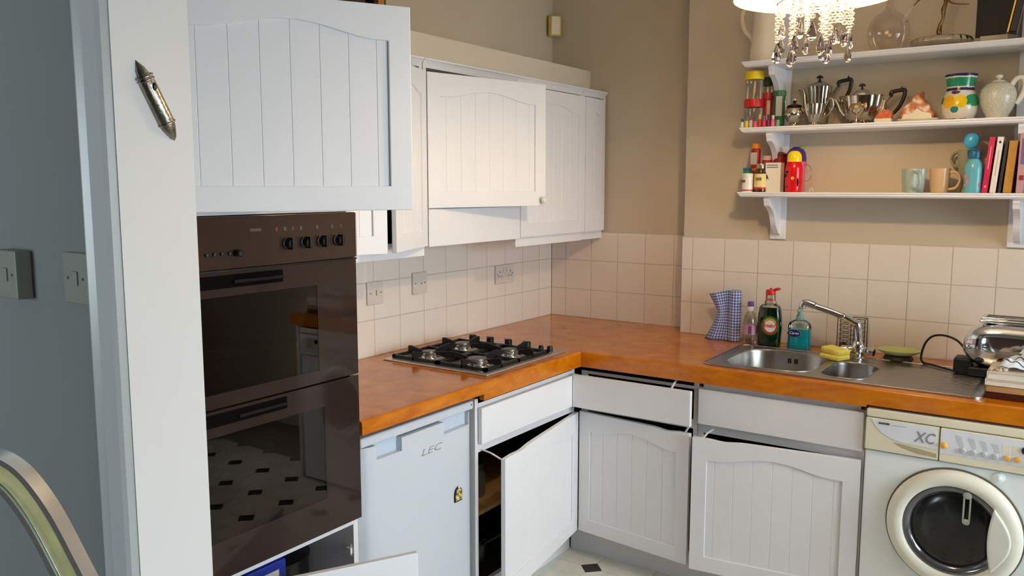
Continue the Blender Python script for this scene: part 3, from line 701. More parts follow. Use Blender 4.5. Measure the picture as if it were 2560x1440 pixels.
rs = B(); rs.lathe([(.0165, 0), (.0155, .005), (.009, .007), (.006, .011), (0, .012)], (2.154, wy+.012, .675), 24, mtx=mt); rs.obj('door_release', M_washer, WM, smooth=50)
B().box(wx0+.03, wx0+.07, -.70, -.66, 0, .02).obj('foot', M_blackp, WM); B().box(wx1-.07, wx1-.03, -.70, -.66, 0, .02).obj('foot', M_blackp, WM); B().box(wx0+.03, wx1-.03, -.30, -.26, 0, .02).obj('foot', M_blackp, WM)
# end panel that carries the worktop, and the table that shows in the oven glass
ep = B().box(2.385, 2.403, -.76, -.13, 0, .869).obj('end_panel', M_carc, wt)
DT = thing('dining_table', 'plain wooden dining table reflected in the oven glass', 'table', (3.15, -1.75, 0))
B().box(2.75, 3.55, -2.35, -1.15, .72, .75, .004).obj('tabletop', M_pine, DT, smooth=40)
for x in (2.81, 3.49):
    for y in (-2.29, -1.21): B().box(x-.035, x+.035, y-.035, y+.035, 0, .7195, .004).obj('leg', M_pine, DT, smooth=40)

# ------------------------------------------------------------------ sockets, switches, fittings on walls
M_sock = mat('white_socket_plastic', C3(216, 208, 198), .35); M_scr = mat('dark_slot', C3(50, 42, 36), .5)
def plate_x(name, label, cat, y0, y1, z0, z1, kind):
    t = thing(name, label, cat, (.0002, (y0+y1)/2, (z0+z1)/2)); w = y1-y0; hh = z1-z0
    B().box(0, .0095, -w/2, w/2, -hh/2, hh/2, .0025, 3).obj('face_plate', M_sock, t, local=True, smooth=40)
    def dot(y, z, r=.0028): B().lathe([(r, 0), (r, .0008), (0, .001)], (.0093, y, z), 10, mtx=Matrix.Rotation(PI/2, 4, 'Y')).obj('screw_slot', M_scr, t, local=True)
    def slot(y, z, a, c_): B().box(.0092, .0102, y-a/2, y+a/2, z-c_/2, z+c_/2).obj('pin_slot', M_scr, t, local=True)
    if kind == 'spur':
        dot(-.030, 0); dot(.030, 0); B().box(.009, .0125, .004, .020, -.011, .011, .001).obj('rocker', M_sock, t, local=True, smooth=40); B().box(.009, .0112, -.020, -.004, -.008, .008, .001).obj('fuse_holder', M_sock, t, local=True, smooth=40)
        B().box(.0094, .0100, .0025, .0038, -.011, .011).obj('rocker_gap', M_scr, t, local=True)
    if kind == 'blank': dot(-.030, 0, .003); dot(.030, 0, .003); dot(.008, -.002, .003)
    if kind == 'double':
        dot(-.0605, 0); dot(.0605, 0)
        for cy in (-.042, .042): slot(cy, .012, .004, .008); slot(cy-.011, -.010, .0065, .004); slot(cy+.011, -.010, .0065, .004)
        for cy in (-.014, .014): B().box(.009, .0125, cy-.006, cy+.006, .010, .026, .001).obj('rocker', M_sock, t, local=True, smooth=40)
plate_x('fused_switch', 'square white fused switch plate on tiles nearest the oven', 'switch', -1.381, -1.291, 1.120, 1.212, 'spur')
plate_x('outlet_plate', 'square white blank outlet plate on tiles between the other two plates', 'outlet plate', -1.111, -1.021, 1.134, 1.226, 'blank')
plate_x('double_socket', 'wide white double power socket on tiles near the room corner', 'socket', -.516, -.362, 1.120, 1.210, 'double')
M_hs = mat('dull_white_switch', C3(122, 122, 112), .4)
def hall_switch(label, x, z, w, d):
    t = thing('light_switch', label, 'switch', (x, -2.9402, z))
    B().box(-w/2, w/2, -d, 0, -.047, .047, .0025, 3).obj('face_plate', M_hs, t, local=True, smooth=40)
    for sx in (-1, 1): B().lathe([(.003, 0), (.003, .0008), (0, .001)], (sx*w*.30, -d+.0002, 0), 10, mtx=Matrix.Rotation(PI/2, 4, 'X')).obj('screw', M_scr, t, local=True)
    B().box(-.009, .009, -d-.003, -d, -.013, .013, .001).obj('rocker', M_hs, t, local=True, smooth=40)
hall_switch('white light switch on deep box on the grey hall wall, leftmost', .601, 1.419, .088, .030)
hall_switch('flush white light switch on the grey hall wall beside the door trim', .822, 1.423, .086, .009)

mz = thing('mezuzah', 'tilted silver mezuzah case on the white door jamb', 'mezuzah', (.974, -2.868, 1.737))
mtz = Matrix.Rotation(R(27), 4, 'X')
def mzb(f, nm, m): b = B(); f(b); 
b = B()
prof = [(0, -.074), (.006, -.068), (.013, -.050), (.0155, -.036), (.0155, .034), (.0135, .044), (.0115, .050), (.008, .062), (0, .076)]
def halfshell(prof, seg=16):
    rings = []
    for r, z in prof: rings.append([b.bm.verts.new(mtz @ Vector((max(0, r*math.sin(PI*k/seg))*.95+.0004, -r*math.cos(PI*k/seg), z))) for k in range(seg+1)])
    for a, c_ in zip(rings, rings[1:]):
        for k in range(seg): b.bm.faces.new((a[k], a[k+1], c_[k+1], c_[k]))
halfshell(prof); M_pew = mat('aged_pewter', C3(150, 142, 130), .28, metal=1, noise=.35, nscale=60, bump=.4, bscale=150)
b.obj('case', M_pew, mz, local=True, smooth=50)
for z in (.040, -.040, .046):
    b = B(); b.tube([mtz @ Vector((.0155*math.sin(PI*k/10)+.0005, -.0155*math.cos(PI*k/10), z)) for k in range(11)], .0016, 6); b.obj('band', M_pew, mz, local=True, smooth=60)
b = B(); b.sph(mtz @ Vector((.0150, .002, .026)), .005, (.5, .8, 1.4)); b.obj('emblem', mat('blackened_silver', C3(62, 56, 50), .4, metal=.8), mz, local=True, smooth=60)
b = B(); b.prism([(-.010, -.060), (.010, -.060), (.013, 0), (.010, .060), (-.010, .060), (-.013, 0)], 0, .0012, 'yz', mtx=mtz); b.obj('back_plate', M_pew, mz, local=True)

af = thing('air_freshener', 'small yellow and white plug box high in the wall corner', 'air freshener', (.034, -.034, 2.395), rz=R(45))
B().box(-.034, .034, -.010, .010, -.052, .052, .010, 3).obj('yellow_shell', mat('lemon_plastic', C3(206, 186, 60), .4), af, local=True, smooth=40)
B().box(-.024, .024, -.018, -.006, -.047, .047, .007, 3).obj('white_front', mat('cream_plastic_front', C3(236, 222, 196), .4), af, local=True, smooth=40)

# step ladder hoop at the bottom left, close to the camera
LD = thing('step_ladder', 'aluminium step ladder with curved handrail and yellow strip at lower left', 'ladder', (1.33, -3.27, 0))
M_alu = mat('polished_aluminium', C3(206, 212, 214), .25, metal=.85, noise=.05, nscale=30)
Rc = Vector((.822, .57, 0)); base = Vector((1.262, -3.300, 0))
def LP(u, z): return base+Rc*u+Vector((0, 0, z))
crv0 = [(-.62, .01), (-.50, .40), (-.36, .80), (-.30, .97), (-.24, 1.10), (-.19, 1.18), (-.14, 1.235), (-.09, 1.262), (-.05, 1.268), (-.0095, 1.2595), (.0194, 1.250), (.0387, 1.2366), (.058, 1.2109), (.0772, 1.176), (.0989, 1.126), (.1206, 1.076), (.16, .985), (.25, .78), (.38, .48), (.50, .20), (.585, .01)]
crv = []
for i in range(len(crv0)-1):
    p0, p1, p2, p3 = [Vector(crv0[min(max(j, 0), len(crv0)-1)]) for j in (i-1, i, i+1, i+2)]
    for k in range(4):
        t = k/4; crv.append(tuple(.5*((2*p1)+(p2-p0)*t+(2*p0-5*p1+4*p2-p3)*t*t+(3*p1-p0-3*p2+p3)*t**3)))
crv.append(crv0[-1])
pts = [LP(u-.013, z) for u, z in crv]
sw = Vector((-.57, .822, 0))
b = B()
# flat channel: band facing the camera with raised lips
def band(off_in, half, thick, dpt):
    rings = []
    for i, p in enumerate(pts):
        t = (pts[min(i+1, len(pts)-1)]-pts[max(i-1, 0)]).normalized(); nrm = t.cross(sw).normalized()
        c_ = p+nrm*off_in
        rings.append([b.bm.verts.new(c_+nrm*a*half+sw*d) for a, d in ((-1, dpt), (1, dpt), (1, dpt+thick), (-1, dpt+thick))])
    for a, c_ in zip(rings, rings[1:]):
        for k in range(4): b.bm.faces.new((a[k], a[(k+1) % 4], c_[(k+1) % 4], c_[k]))
    b.bm.faces.new(rings[0]); b.bm.faces.new(list(reversed(rings[-1])))
band(0, .0170, .022, .004); b.obj('handrail', M_alu, LD, smooth=50)
b = B(); band(-.0150, .0032, .006, -.002); band(.0150, .0032, .006, -.002); b.obj('rail_lips', M_alu, LD, smooth=50)
b = B(); pts_full = pts; pts = pts[20:64]; band(-.001, .0095, .001, .0028); b.obj('yellow_strip', mat('yellow_warning_strip', C3(226, 222, 160), .45, noise=.15, nscale=30), LD, smooth=50); pts = pts_full
for z, ul, ur in ((.30, -.54, .46), (.62, -.46, .32)):
    st = B(); 
    for k in range(1): 
        a = LP(ul, z); c_ = LP(ur, z); st.tube([a, c_], .03, 4, flat=(.35, 1.6))
    st.obj('tread', M_alu, LD)

# ------------------------------------------------------------------ shelving on the back wall
SH = thing('wall_shelf', 'white three-tier wall shelves on scrolled brackets above the sink', 'shelf', (1.67, SY, 1.36))
ZS = (1.565, 1.829, 2.095); YB = SY+.005
for z in ZS:
    x0, x1 = 1.112, 2.235; s_ = B(); yf = -.325
    pr = [(YB, z), (yf, z), (yf, z-.006), (yf+.004, z-.009), (yf+.003, z-.013), (yf+.008, z-.019), (yf+.012, z-.021), (YB, z-.021)]
    s_.prism(pr, x0, x1, 'yz')
    for v in s_.bm.verts:            # moulded left end too
        if abs(v.co.x-x0) < 1e-5: v.co.x += (z-v.co.z)*.75
    s_.obj('shelf_board', M_door, SH)
def bracket(xc, zt, hgt):
    b = B(); n = 10; yb = YB-.012
    pr = [(yb, zt), (-.300, zt), (-.302, zt-.012), (-.296, zt-.022), (-.292, zt-.034)]
    for k in range(n+1):
        t = k/n; pr.append((-.290+.135*(t**.75)+.010*math.sin(t*PI*2), zt-.036-(hgt-.055)*t))
    pr += [(yb, zt-hgt+.012)]
    b.prism(pr, xc-.011, xc+.011, 'yz'); return b.obj('bracket', M_door, SH)
for xc in (1.230, 2.116):
    u = B(); u.box(xc-.033, xc+.033, YB-.012, YB, 1.362, 1.5438, .003); u.box(xc-.033, xc+.033, YB-.012, YB, 1.5655, 1.8078, .003); u.box(xc-.033, xc+.033, YB-.012, YB, 1.8295, 2.0738, .003); u.box(xc-.033, xc+.033, YB-.012, YB, 2.0955, 2.36, .003)
    u.obj('upright', M_door, SH, smooth=40)
    bracket(xc, 1.544, .175); bracket(xc, 1.808, .185); bracket(xc, 2.074, .185)

# ------------------------------------------------------------------ things on the shelves
def lath(name, m, parent, prof, seg=24, c=(0, 0, 0), sm=40, **k):
    return B().lathe(prof, c, seg, **k).obj(name, m, parent, local=True, smooth=sm)
def P3(name, col, r=.35, **k): return mat(name, C3(*col), r, **k)
M_jarp = glassy('clear_jar_plastic', (.92, .90, .86, 1), .02, 0, .4)
M_yel = P3('bright_yellow', (240, 208, 20)); M_red = P3('bright_red', (206, 26, 30)); M_dg = P3('dark_green', (18, 62, 38)); M_wht = P3('glazed_white', (236, 230, 216), .2)
Z2 = 1.8291; Z1 = 1.5651; Z3 = 2.0951
def jar(t, r, h, lidm, lh, body=M_jarp):
    lath('jar_body', body, t, [(r*.94, 0), (r, .005), (r, h-lh-.012), (r*.93, h-lh)]); lath('lid', lidm, t, [(r*1.06, h-lh), (r*1.08, h-lh+.002), (r*1.08, h-.004), (r*1.03, h), (0, h+.0005)])
t = thing('plastic_tub', 'short clear tub with bright red lid at left of the middle shelf', 'tub', (1.147, -.250, Z2)); jar(t, .0375, .118, M_red, .032)
t = thing('plastic_jar', 'clear plastic jar with bright yellow lid stacked on the red-lidded tub', 'jar', (1.147, -.250, Z2+.1188)); jar(t, .036, .112, M_yel, .032)
t = thing('tall_jar', 'tall jar with dark green lid behind the red and green tubes', 'jar', (1.176, -.168, Z2)); jar(t, .0235, .214, M_dg, .034)
t = thing('spice_tube', 'red plastic tube with pale label on the middle shelf', 'tube', (1.1965, -.222, Z2))
M_rt = P3('faded_red_plastic', (178, 48, 52)); lath('tube_body', M_rt, t, [(.019, 0), (.020, .003), (.0205, .118)]); lath('cap', M_rt, t, [(.023, .118), (.0235, .142), (.022, .145), (0, .1455)])
B().box(.002, .016, -.0215, -.0185, .030, .112).obj('paper_label', P3('pale_pink_label', (220, 190, 166), .7), t, local=True)
t = thing('spice_tube', 'green plastic tube with white label on the middle shelf', 'tube', (1.2485, -.236, Z2))
M_gt = P3('mid_green_plastic', (60, 112, 74)); lath('tube_body', M_gt, t, [(.021, 0), (.0225, .003), (.0235, .128)]); lath('cap', M_gt, t, [(.026, .128), (.0265, .146), (.0245, .149), (0, .1495)])
B().box(-.006, .0185, -.0255, -.0205, .045, .125).obj('paper_label', P3('white_label', (206, 208, 200), .7), t, local=True)
cols = [((228, 220, 210), (30, 96, 60), 'white bottle with green cap'), ((214, 186, 50), (70, 120, 130), 'yellow bottle with teal cap'), ((206, 196, 190), (196, 40, 44), 'pale bottle with red cap'), ((226, 90, 60), (52, 74, 130), 'orange bottle with blue cap'), ((190, 60, 60), (220, 190, 40), 'red bottle with yellow cap'), ((206, 40, 70), (120, 90, 120), 'crimson bottle with mauve cap'), ((120, 40, 70), (70, 60, 90), 'plum bottle with dark cap'), ((226, 96, 128), (220, 210, 190), 'pink bottle with cream cap'), ((112, 150, 118), (30, 34, 30), 'sage green bottle with black cap')]
sm = [(1.122+.0182*i, -.3135 if i % 2 else -.311, (.038, .044, .046, .040, .052, .046, .050, .046, .042)[i]) for i in range(9)]
for i, ((cb, cc, lab), (x, y, hh)) in enumerate(zip(cols, sm)):
    t = thing('colouring_bottle', 'tiny %s at the middle shelf front' % lab, 'bottle', (x, y, Z2), 'small food colouring bottles on the middle shelf')
    r = .0085
    lath('bottle_body', P3('tiny_%d_body' % i, cb), t, [(r*.9, 0), (r, .002), (r, hh*.5), (r*.55, hh*.66)], 12); lath('cap', P3('tiny_%d_cap' % i, cc), t, [(r*.62, hh*.62), (r*.72, hh*.98), (0, hh)], 12)

# silver tea things
def flt(n, d): return lambda a, z: 1+d*abs(math.cos(a*n/2))-d*.5
M_hnd = P3('dark_wood_handle', (38, 22, 18), .3)
t = thing('sugar_pot', 'small round silver pot with dark rim and knobbed lid', 'pot', (1.322, -.276, Z2))
lath('bowl', M_silver, t, [(.022, 0), (.020, .006), (.014, .012), (.026, .022), (.037, .040), (.038, .052), (.032, .068), (.026, .076)], 28)
lath('lid', P3('dark_metal_lid', (44, 28, 22), .3, metal=.6), t, [(.031, .0745), (.029, .082), (.014, .088), (.006, .090), (.006, .096)], 24)
B().sph((0, 0, .105), .0105).obj('knob', M_silver, t, local=True, smooth=60)
B().tube([(-.030, .0, .066), (-.034, 0, .085), (-.038, 0, .104)], .0016, 6).obj('spoon_handle', M_silver, t, local=True, smooth=60)
def finial(t, z, nm='finial'):
    b = B(); b.lathe([(.006, z-.002), (.0035, z+.006), (.0045, z+.010)], (0, 0, 0), 12)
    for k in range(5):
        a = R(-90+45*(k-0)) if False else R(30*k+30); b.prism([(0, z+.010), (.014*math.cos(a-.25), z+.008+.014*math.sin(a-.25)*.8), (.015*math.cos(a), z+.008+.016*math.sin(a)), (.014*math.cos(a+.25), z+.008+.014*math.sin(a+.25)*.8)], -.003, .003, 'xz')
    b.obj(nm, M_hnd, t, local=True)
def tphandle(t, x, z0, s_=1):
    for pa, pb in (((x-.026, 0, z0+.060*s_), (x-.004, 0, z0+.088*s_)), ((x-.036, 0, z0-.004), (x-.014, 0, z0+.008))):
        b = B(); b.tube([pa, pb], .0055, 10); b.obj('handle_socket', M_silver, t, local=True, smooth=60)
    b = B(); b.tube([(x-.004, 0, z0+.082*s_), (x-.003, 0, z0+.098*s_), (x+.004, 0, z0+.104*s_), (x+.030, 0, z0+.108*s_), (x+.041, 0, z0+.108*s_), (x+.045, 0, z0+.098*s_), (x+.040, 0, z0+.070*s_), (x+.026, 0, z0+.038*s_), (x+.004, 0, z0+.012*s_), (x-.014, 0, z0+.006*s_)], .006, 10, radii=[.0065, .0085, .0075, .0075, .009, .008, .0072, .007, .0068, .006], flat=(1, .8))
    b.prism([(x+.028, z0+.110*s_), (x+.040, z0+.112*s_), (x+.033, z0+.126*s_)], -.003, .003, 'xz'); b.obj('handle', M_hnd, t, local=True, smooth=60)
t = thing('coffee_pot', 'tall panelled silver coffee pot with dark wood handle', 'coffee pot', (1.388, -.166, Z2))
lath('body', M_silver, t, [(.034, 0), (.035, .006), (.028, .014), (.036, .030), (.041, .050), (.042, .080), (.044, .130), (.049, .158), (.050, .162)], 48, flute=flt(12, .07), sm=25)
lath('lid', M_silver, t, [(.050, .162), (.046, .170), (.024, .180), (.006, .186)], 32)
finial(t, .186)
B().tube([(-.038, 0, .060), (-.052, 0, .085), (-.056, 0, .115), (-.060, 0, .140), (-.070, 0, .156), (-.082, 0, .158)], .009, 10, radii=[.014, .012, .009, .008, .0075, .006]).obj('spout', M_silver, t, local=True, smooth=60)
tphandle(t, .078, .075)
t = thing('milk_jug', 'small panelled silver milk jug in front of the coffee pot', 'jug', (1.404, -.280, Z2))
lath('body', M_silver, t, [(.022, 0), (.023, .005), (.016, .012), (.026, .026), (.036, .050), (.041, .078), (.043, .084), (.040, .082), (.030, .045)], 40, flute=flt(10, .09), sm=25)
B().tube([(.036, 0, .070), (.052, 0, .098), (.062, 0, .102), (.070, 0, .088), (.066, 0, .060), (.048, 0, .036), (.030, 0, .028)], .003, 8, radii=[.005, .004, .0035, .0035, .0035, .003, .004]).obj('handle', M_silver, t, local=True, smooth=60)
t = thing('teapot', 'wide panelled silver teapot with dark wood handle', 'teapot', (1.563, -.209, Z2))
lath('body', M_silver, t, [(.040, 0), (.042, .006), (.034, .014), (.052, .028), (.066, .052), (.072, .085), (.076, .108), (.078, .112), (.030, .114)], 48, sx=1.06, sy=.72, flute=flt(12, .07), sm=25)
lath('lid', M_silver, t, [(.034, .113), (.032, .122), (.020, .134), (.006, .138)], 28, sy=.8)
finial(t, .138)
B().tube([(-.062, 0, .035), (-.078, 0, .055), (-.088, 0, .080), (-.098, 0, .098), (-.108, 0, .102)], .01, 10, radii=[.016, .013, .009, .008, .007]).obj('spout', M_silver, t, local=True, smooth=60)
B().tube([(.070, 0, .040), (.082, 0, .060), (.086, 0, .090)], .006, 10, radii=[.016, .011, .006]).obj('handle_bracket', M_silver, t, local=True, smooth=60)
tphandle(t, .110, .026, .92)
B().sph((.046, -.02, .118), .006).obj('hinge_bead', M_silver, t, local=True, smooth=60)
t = thing('footed_cup', 'small footed silver salt cup in front of the teapot', 'cup', (1.567, -.298, Z2))
lath('bowl', M_silver, t, [(.017, 0), (.016, .003), (.006, .008), (.005, .018), (.014, .028), (.028, .044), (.032, .056), (.030, .057), (.018, .038), (0, .032)], 28)
lath('lid', P3('gilt_lid', (196, 160, 104), .2, metal=.8), t, [(.031, .0565), (.028, .068), (.014, .076), (0, .077)], 28)
# pottery cottages
M_cot = blotch('hand_painted_cottage', C3(236, 226, 200), C3(212, 120, 60), C3(176, 84, 40), 34); M_cream2 = P3('cream_glaze', (238, 228, 204), .2)
t = thing('butter_dish', 'cottage shaped pottery butter dish with orange roof', 'butter dish', (1.772, -.228, Z2))
B().lathe([(.050, 0), (.066, .004), (.072, .010), (.070, .013), (.050, .012), (0, .012)], (0, 0, 0), 36, sx=1.03, sy=.72).obj('plate', M_cream2, t, local=True, smooth=40)
b = B(); b.prism([(-.056, .012), (.056, .012), (.058, .030), (.040, .062), (.022, .078), (.012, .092), (.006, .106), (-.006, .106), (-.012, .094), (-.022, .078), (-.044, .062), (-.058, .034)], -.034, .034, 'xz')
o_ = b.obj('cottage_lid', M_cot, t, local=True, smooth=30); bv = o_.modifiers.new('b', 'BEVEL'); bv.width = .007; bv.segments = 3; bv.limit_method = 'ANGLE'
B().prism([(-.050, .0125), (.052, .0125), (.048, .030), (.020, .036), (0, .050), (-.012, .034), (-.046, .030)], -.0365, -.033, 'xz').obj('painted_front', M_cream2, t, local=True)
B().box(.008, .018, -.012, .004, .088, .112, .003).obj('chimney', P3('terracotta', (150, 66, 40), .4), t, local=True)
t = thing('pottery_cottage', 'tiny pottery cottage beside the teapot handle', 'ornament', (1.657, -.264, Z2))
b = B(); b.box(-.031, .031, -.02, .02, 0, .018, .005); b.obj('base', M_cream2, t, local=True, smooth=30)
b = B(); b.prism([(-.030, .016), (.031, .016), (.031, .040), (.018, .050), (-.012, .044)], -.019, .019, 'xz'); b.obj('roof', P3('painted_orange_roof', (204, 98, 52), .35, noise=.3, nscale=60), t, local=True)

def vase_mat():
    m = bpy.data.materials.new('painted_lemon_vase'); m.use_nodes = True; nt = m.node_tree; N = nt.nodes; L = nt.links; p = N['Principled BSDF']; p.inputs['Roughness'].default_value = .15
    tc = N.new('ShaderNodeTexCoord'); sx = N.new('ShaderNodeSeparateXYZ'); L.new(tc.outputs['Object'], sx.inputs[0])
    def mth(op, a, b_=None, clamp=False):
        k = N.new('ShaderNodeMath'); k.operation = op; k.use_clamp = clamp
        for i, v in enumerate((a, b_)):
            if v is None: continue
            if isinstance(v, (int, float)): k.inputs[i].default_value = v
            else: L.new(v, k.inputs[i])
        return k.outputs[0]
    X, Y, Z = sx.outputs
    nz = N.new('ShaderNodeTexNoise'); nz.inputs['Scale'].default_value = 70; L.new(tc.outputs['Object'], nz.inputs['Vector'])
    wob = mth('MULTIPLY', mth('SUBTRACT', nz.outputs['Fac'], .5), .006)
    Zw = mth('ADD', Z, wob)
    front = mth('LESS_THAN', Y, .01)
    def band(z0, z1): return mth('MULTIPLY', mth('GREATER_THAN', Zw, z0), mth('LESS_THAN', Zw, z1))
    def disc(cx, cz, r, ex=1):
        dx = mth('MULTIPLY', mth('SUBTRACT', X, cx), ex); dz = mth('SUBTRACT', Zw, cz)
        d = mth('SQRT', mth('ADD', mth('MULTIPLY', dx, dx), mth('MULTIPLY', dz, dz)))
        return mth('MULTIPLY', mth('LESS_THAN', d, r), front)
    cur = None
    def mix(fac, c_, base):
        k = N.new('ShaderNodeMix'); k.data_type = 'RGBA'; L.new(fac, k.inputs['Factor'])
        if isinstance(base, tuple): k.inputs['A'].default_value = base
        else: L.new(base, k.inputs['A'])
        k.inputs['B'].default_value = c_; return k.outputs['Result']
    cur = C3(226, 218, 200)
    teal, navy, yel = C3(38, 140, 100), C3(46, 38, 92), C3(240, 182, 16)
    cur = mix(band(.122, .152), teal, cur)
    cur = mix(band(.158, .168), navy, cur); cur = mix(band(.107, .117), navy, cur); cur = mix(band(-.01, .006), navy, cur)
    cur = mix(disc(.046, .070, .022, .9), teal, cur); cur = mix(disc(-.056, .074, .014, 1.4), teal, cur)
    cur = mix(disc(-.030, .066, .024, 1.15), yel, cur); cur = mix(disc(.008, .066, .023, 1.05), C3(244, 200, 20), cur)
    cur = mix(disc(-.010, .038, .012, .9), C3(60, 130, 120), cur); cur = mix(disc(-.010, .100, .006, .4), C3(90, 50, 40), cur)
    L.new(cur, p.inputs['Base Color']); return m
t = thing('vase', 'pottery vase painted with yellow lemons and green band', 'vase', (1.909, -.222, Z2))
lath('body', vase_mat(), t, [(.040, 0), (.050, .008), (.060, .030), (.063, .055), (.060, .078), (.050, .098), (.0465, .108), (.0465, .125), (.050, .150), (.055, .166), (.052, .167), (.044, .125)], 40)
def speck(name, base, dots, sc):
    m = bpy.data.materials.new(name); m.use_nodes = True; N = m.node_tree.nodes; L = m.node_tree.links; p = N['Principled BSDF']; p.inputs['Roughness'].default_value = .2
    tc = N.new('ShaderNodeTexCoord'); v = N.new('ShaderNodeTexVoronoi'); v.inputs['Scale'].default_value = sc; v.feature = 'DISTANCE_TO_EDGE'
    r = N.new('ShaderNodeValToRGB'); r.color_ramp.elements[0].color = dots; r.color_ramp.elements[0].position = .05; r.color_ramp.elements[1].color = base; r.color_ramp.elements[1].position = .16
    L.new(tc.outputs['Object'], v.inputs['Vector']); L.new(v.outputs['Distance'], r.inputs[0]); L.new(r.outputs[0], p.inputs['Base Color']); return m
t = thing('lidded_pot', 'round white speckled pottery pot with large loop handle', 'pot', (2.030, -.222, Z2))
M_spk = speck('speckled_white_glaze', C3(234, 230, 214), C3(178, 172, 148), 300)
lath('body', M_spk, t, [(.036, 0), (.036, .014), (.046, .030), (.057, .058), (.060, .084), (.055, .106), (.040, .124), (.024, .132)], 36)
lath('lid', M_wht, t, [(.026, .131), (.018, .138), (.006, .140), (.005, .143), (.012, .147), (.012, .155), (.006, .159), (0, .159)], 24)
B().tube([(.040, 0, .118), (.052, 0, .138), (.066, 0, .144), (.078, 0, .134), (.082, 0, .112), (.074, 0, .080), (.058, 0, .052)], .009, 10, flat=(1, 1.4)).obj('handle', M_wht, t, local=True, smooth=60)
B().tube([(-.050, 0, .06), (-.064, 0, .075), (-.072, 0, .095)], .008, 10).obj('spout', M_wht, t, local=True, smooth=60) if False else None

# top shelf
t = thing('pitcher', 'tall cream enamel pitcher with slender handle on the top shelf', 'pitcher', (1.182, -.222, Z3))
lath('body', P3('cream_enamel', (226, 214, 190), .3), t, [(.066, 0), (.067, .004), (.062, .08), (.055, .17), (.054, .22), (.058, .26), (.055, .26), (.052, .20)], 36)
B().tube([(-.055, 0, .225), (-.085, 0, .235), (-.104, 0, .215), (-.106, 0, .18), (-.092, 0, .14), (-.070, 0, .115), (-.060, 0, .095)], .005, 8, flat=(1.6, .8)).obj('handle', P3('cream_enamel', (226, 214, 190)), t, local=True, smooth=60)
M_cut = glassy('cut_glass', (.93, .90, .88, 1), .03, 0, .3)
t = thing('decanter', 'round cut glass decanter on the top shelf right of the pendant', 'decanter', (1.648, -.212, Z3))
lath('body', M_cut, t, [(.044, 0), (.050, .004), (.066, .030), (.076, .066), (.072, .105), (.052, .138), (.024, .156), (.014, .172), (.013, .215), (.020, .232)], 32, flute=lambda a, z: 1+.02*abs(math.sin(a*8)), sm=30)
lath('stopper', M_cut, t, [(.011, .218), (.012, .240), (.024, .256), (.020, .280), (0, .290)], 8, sm=20)
B().tube([(.060, 0, .11), (.068, 0, .15), (.090, 0, .18), (.112, 0, .215), (.130, 0, .24)], .008, 10, radii=[.010, .008, .006, .0055, .005]).obj('glass_spout', M_cut, t, local=True, smooth=60)
t = thing('ornamental_stand', 'scalloped silver dish with gnarled branching metal stem', 'ornament', (1.834, -.226, Z3))
lath('dish', M_silver, t, [(.052, 0), (.070, .003), (.096, .012), (.104, .022), (.099, .034), (.086, .041), (.076, .036), (.060, .014), (0, .010)], 96, sy=.75, flute=flt(22, .07), sm=40)
b = B(); b.tube([(0, 0, .008), (-.001, 0, .04), (-.008, 0, .06), (-.006, .002, .085), (.003, 0, .11), (.002, 0, .14), (.008, 0, .165), (0, 0, .2), (-.002, 0, .24)], .006, 8, radii=[.004, .005, .010, .007, .005, .009, .006, .006, .004])
b.tube([(.004, 0, .18), (.03, -.004, .160), (.06, -.006, .152), (.085, 0, .150)], .003, 6, radii=[.005, .003, .002, .0015]); b.tube([(0, 0, .19), (-.04, .004, .205), (-.075, 0, .19), (-.10, 0, .165)], .004, 6, radii=[.005, .004, .004, .002]); b.tube([(-.002, 0, .22), (-.02, 0, .25), (-.05, 0, .262)], .003, 6)
b.tube([(.002, 0, .21), (.03, 0, .235), (.055, 0, .24)], .003, 6)
b.obj('stem', mat('antique_brass_stem', C3(120, 94, 60), .3, metal=1, noise=.4, nscale=60), t, local=True, smooth=60)
t = thing('photo_frame', 'black glossy tilted frame with gold edge at right of the top shelf', 'frame', (1.99, -.215, Z3))
mtf = Matrix.Translation((0, 0, .030)) @ Matrix.Rotation(R(-9), 4, 'X')
mtg = mtf @ Matrix.Rotation(R(8.5), 4, 'Y')
b = B(); b.prism([(-.045, 0), (.050, 0), (.086, .24), (-.050, .24)], -.008, .008, 'xz', mtx=mtf); b.obj('front_panel', P3('gloss_black', (9, 13, 15), .25, spec=.3), t, local=True)
b = B(); b.box(.054, .060, -.030, .006, .010, .24, .001, mtx=mtg); b.obj('gold_edge', mat('gold_trim', C3(214, 174, 80), .2, metal=1), t, local=True)
b = B(); b.box(.061, .084, -.030, .006, .012, .24, .002, mtx=mtg); b.obj('side_panel', P3('gloss_blue_black', (16, 20, 34), .12), t, local=True)
b = B(); b.box(-.03, .06, -.012, .03, 0, .032, .002); b.obj('foot', P3('grey_acrylic', (150, 136, 118), .2), t, local=True)

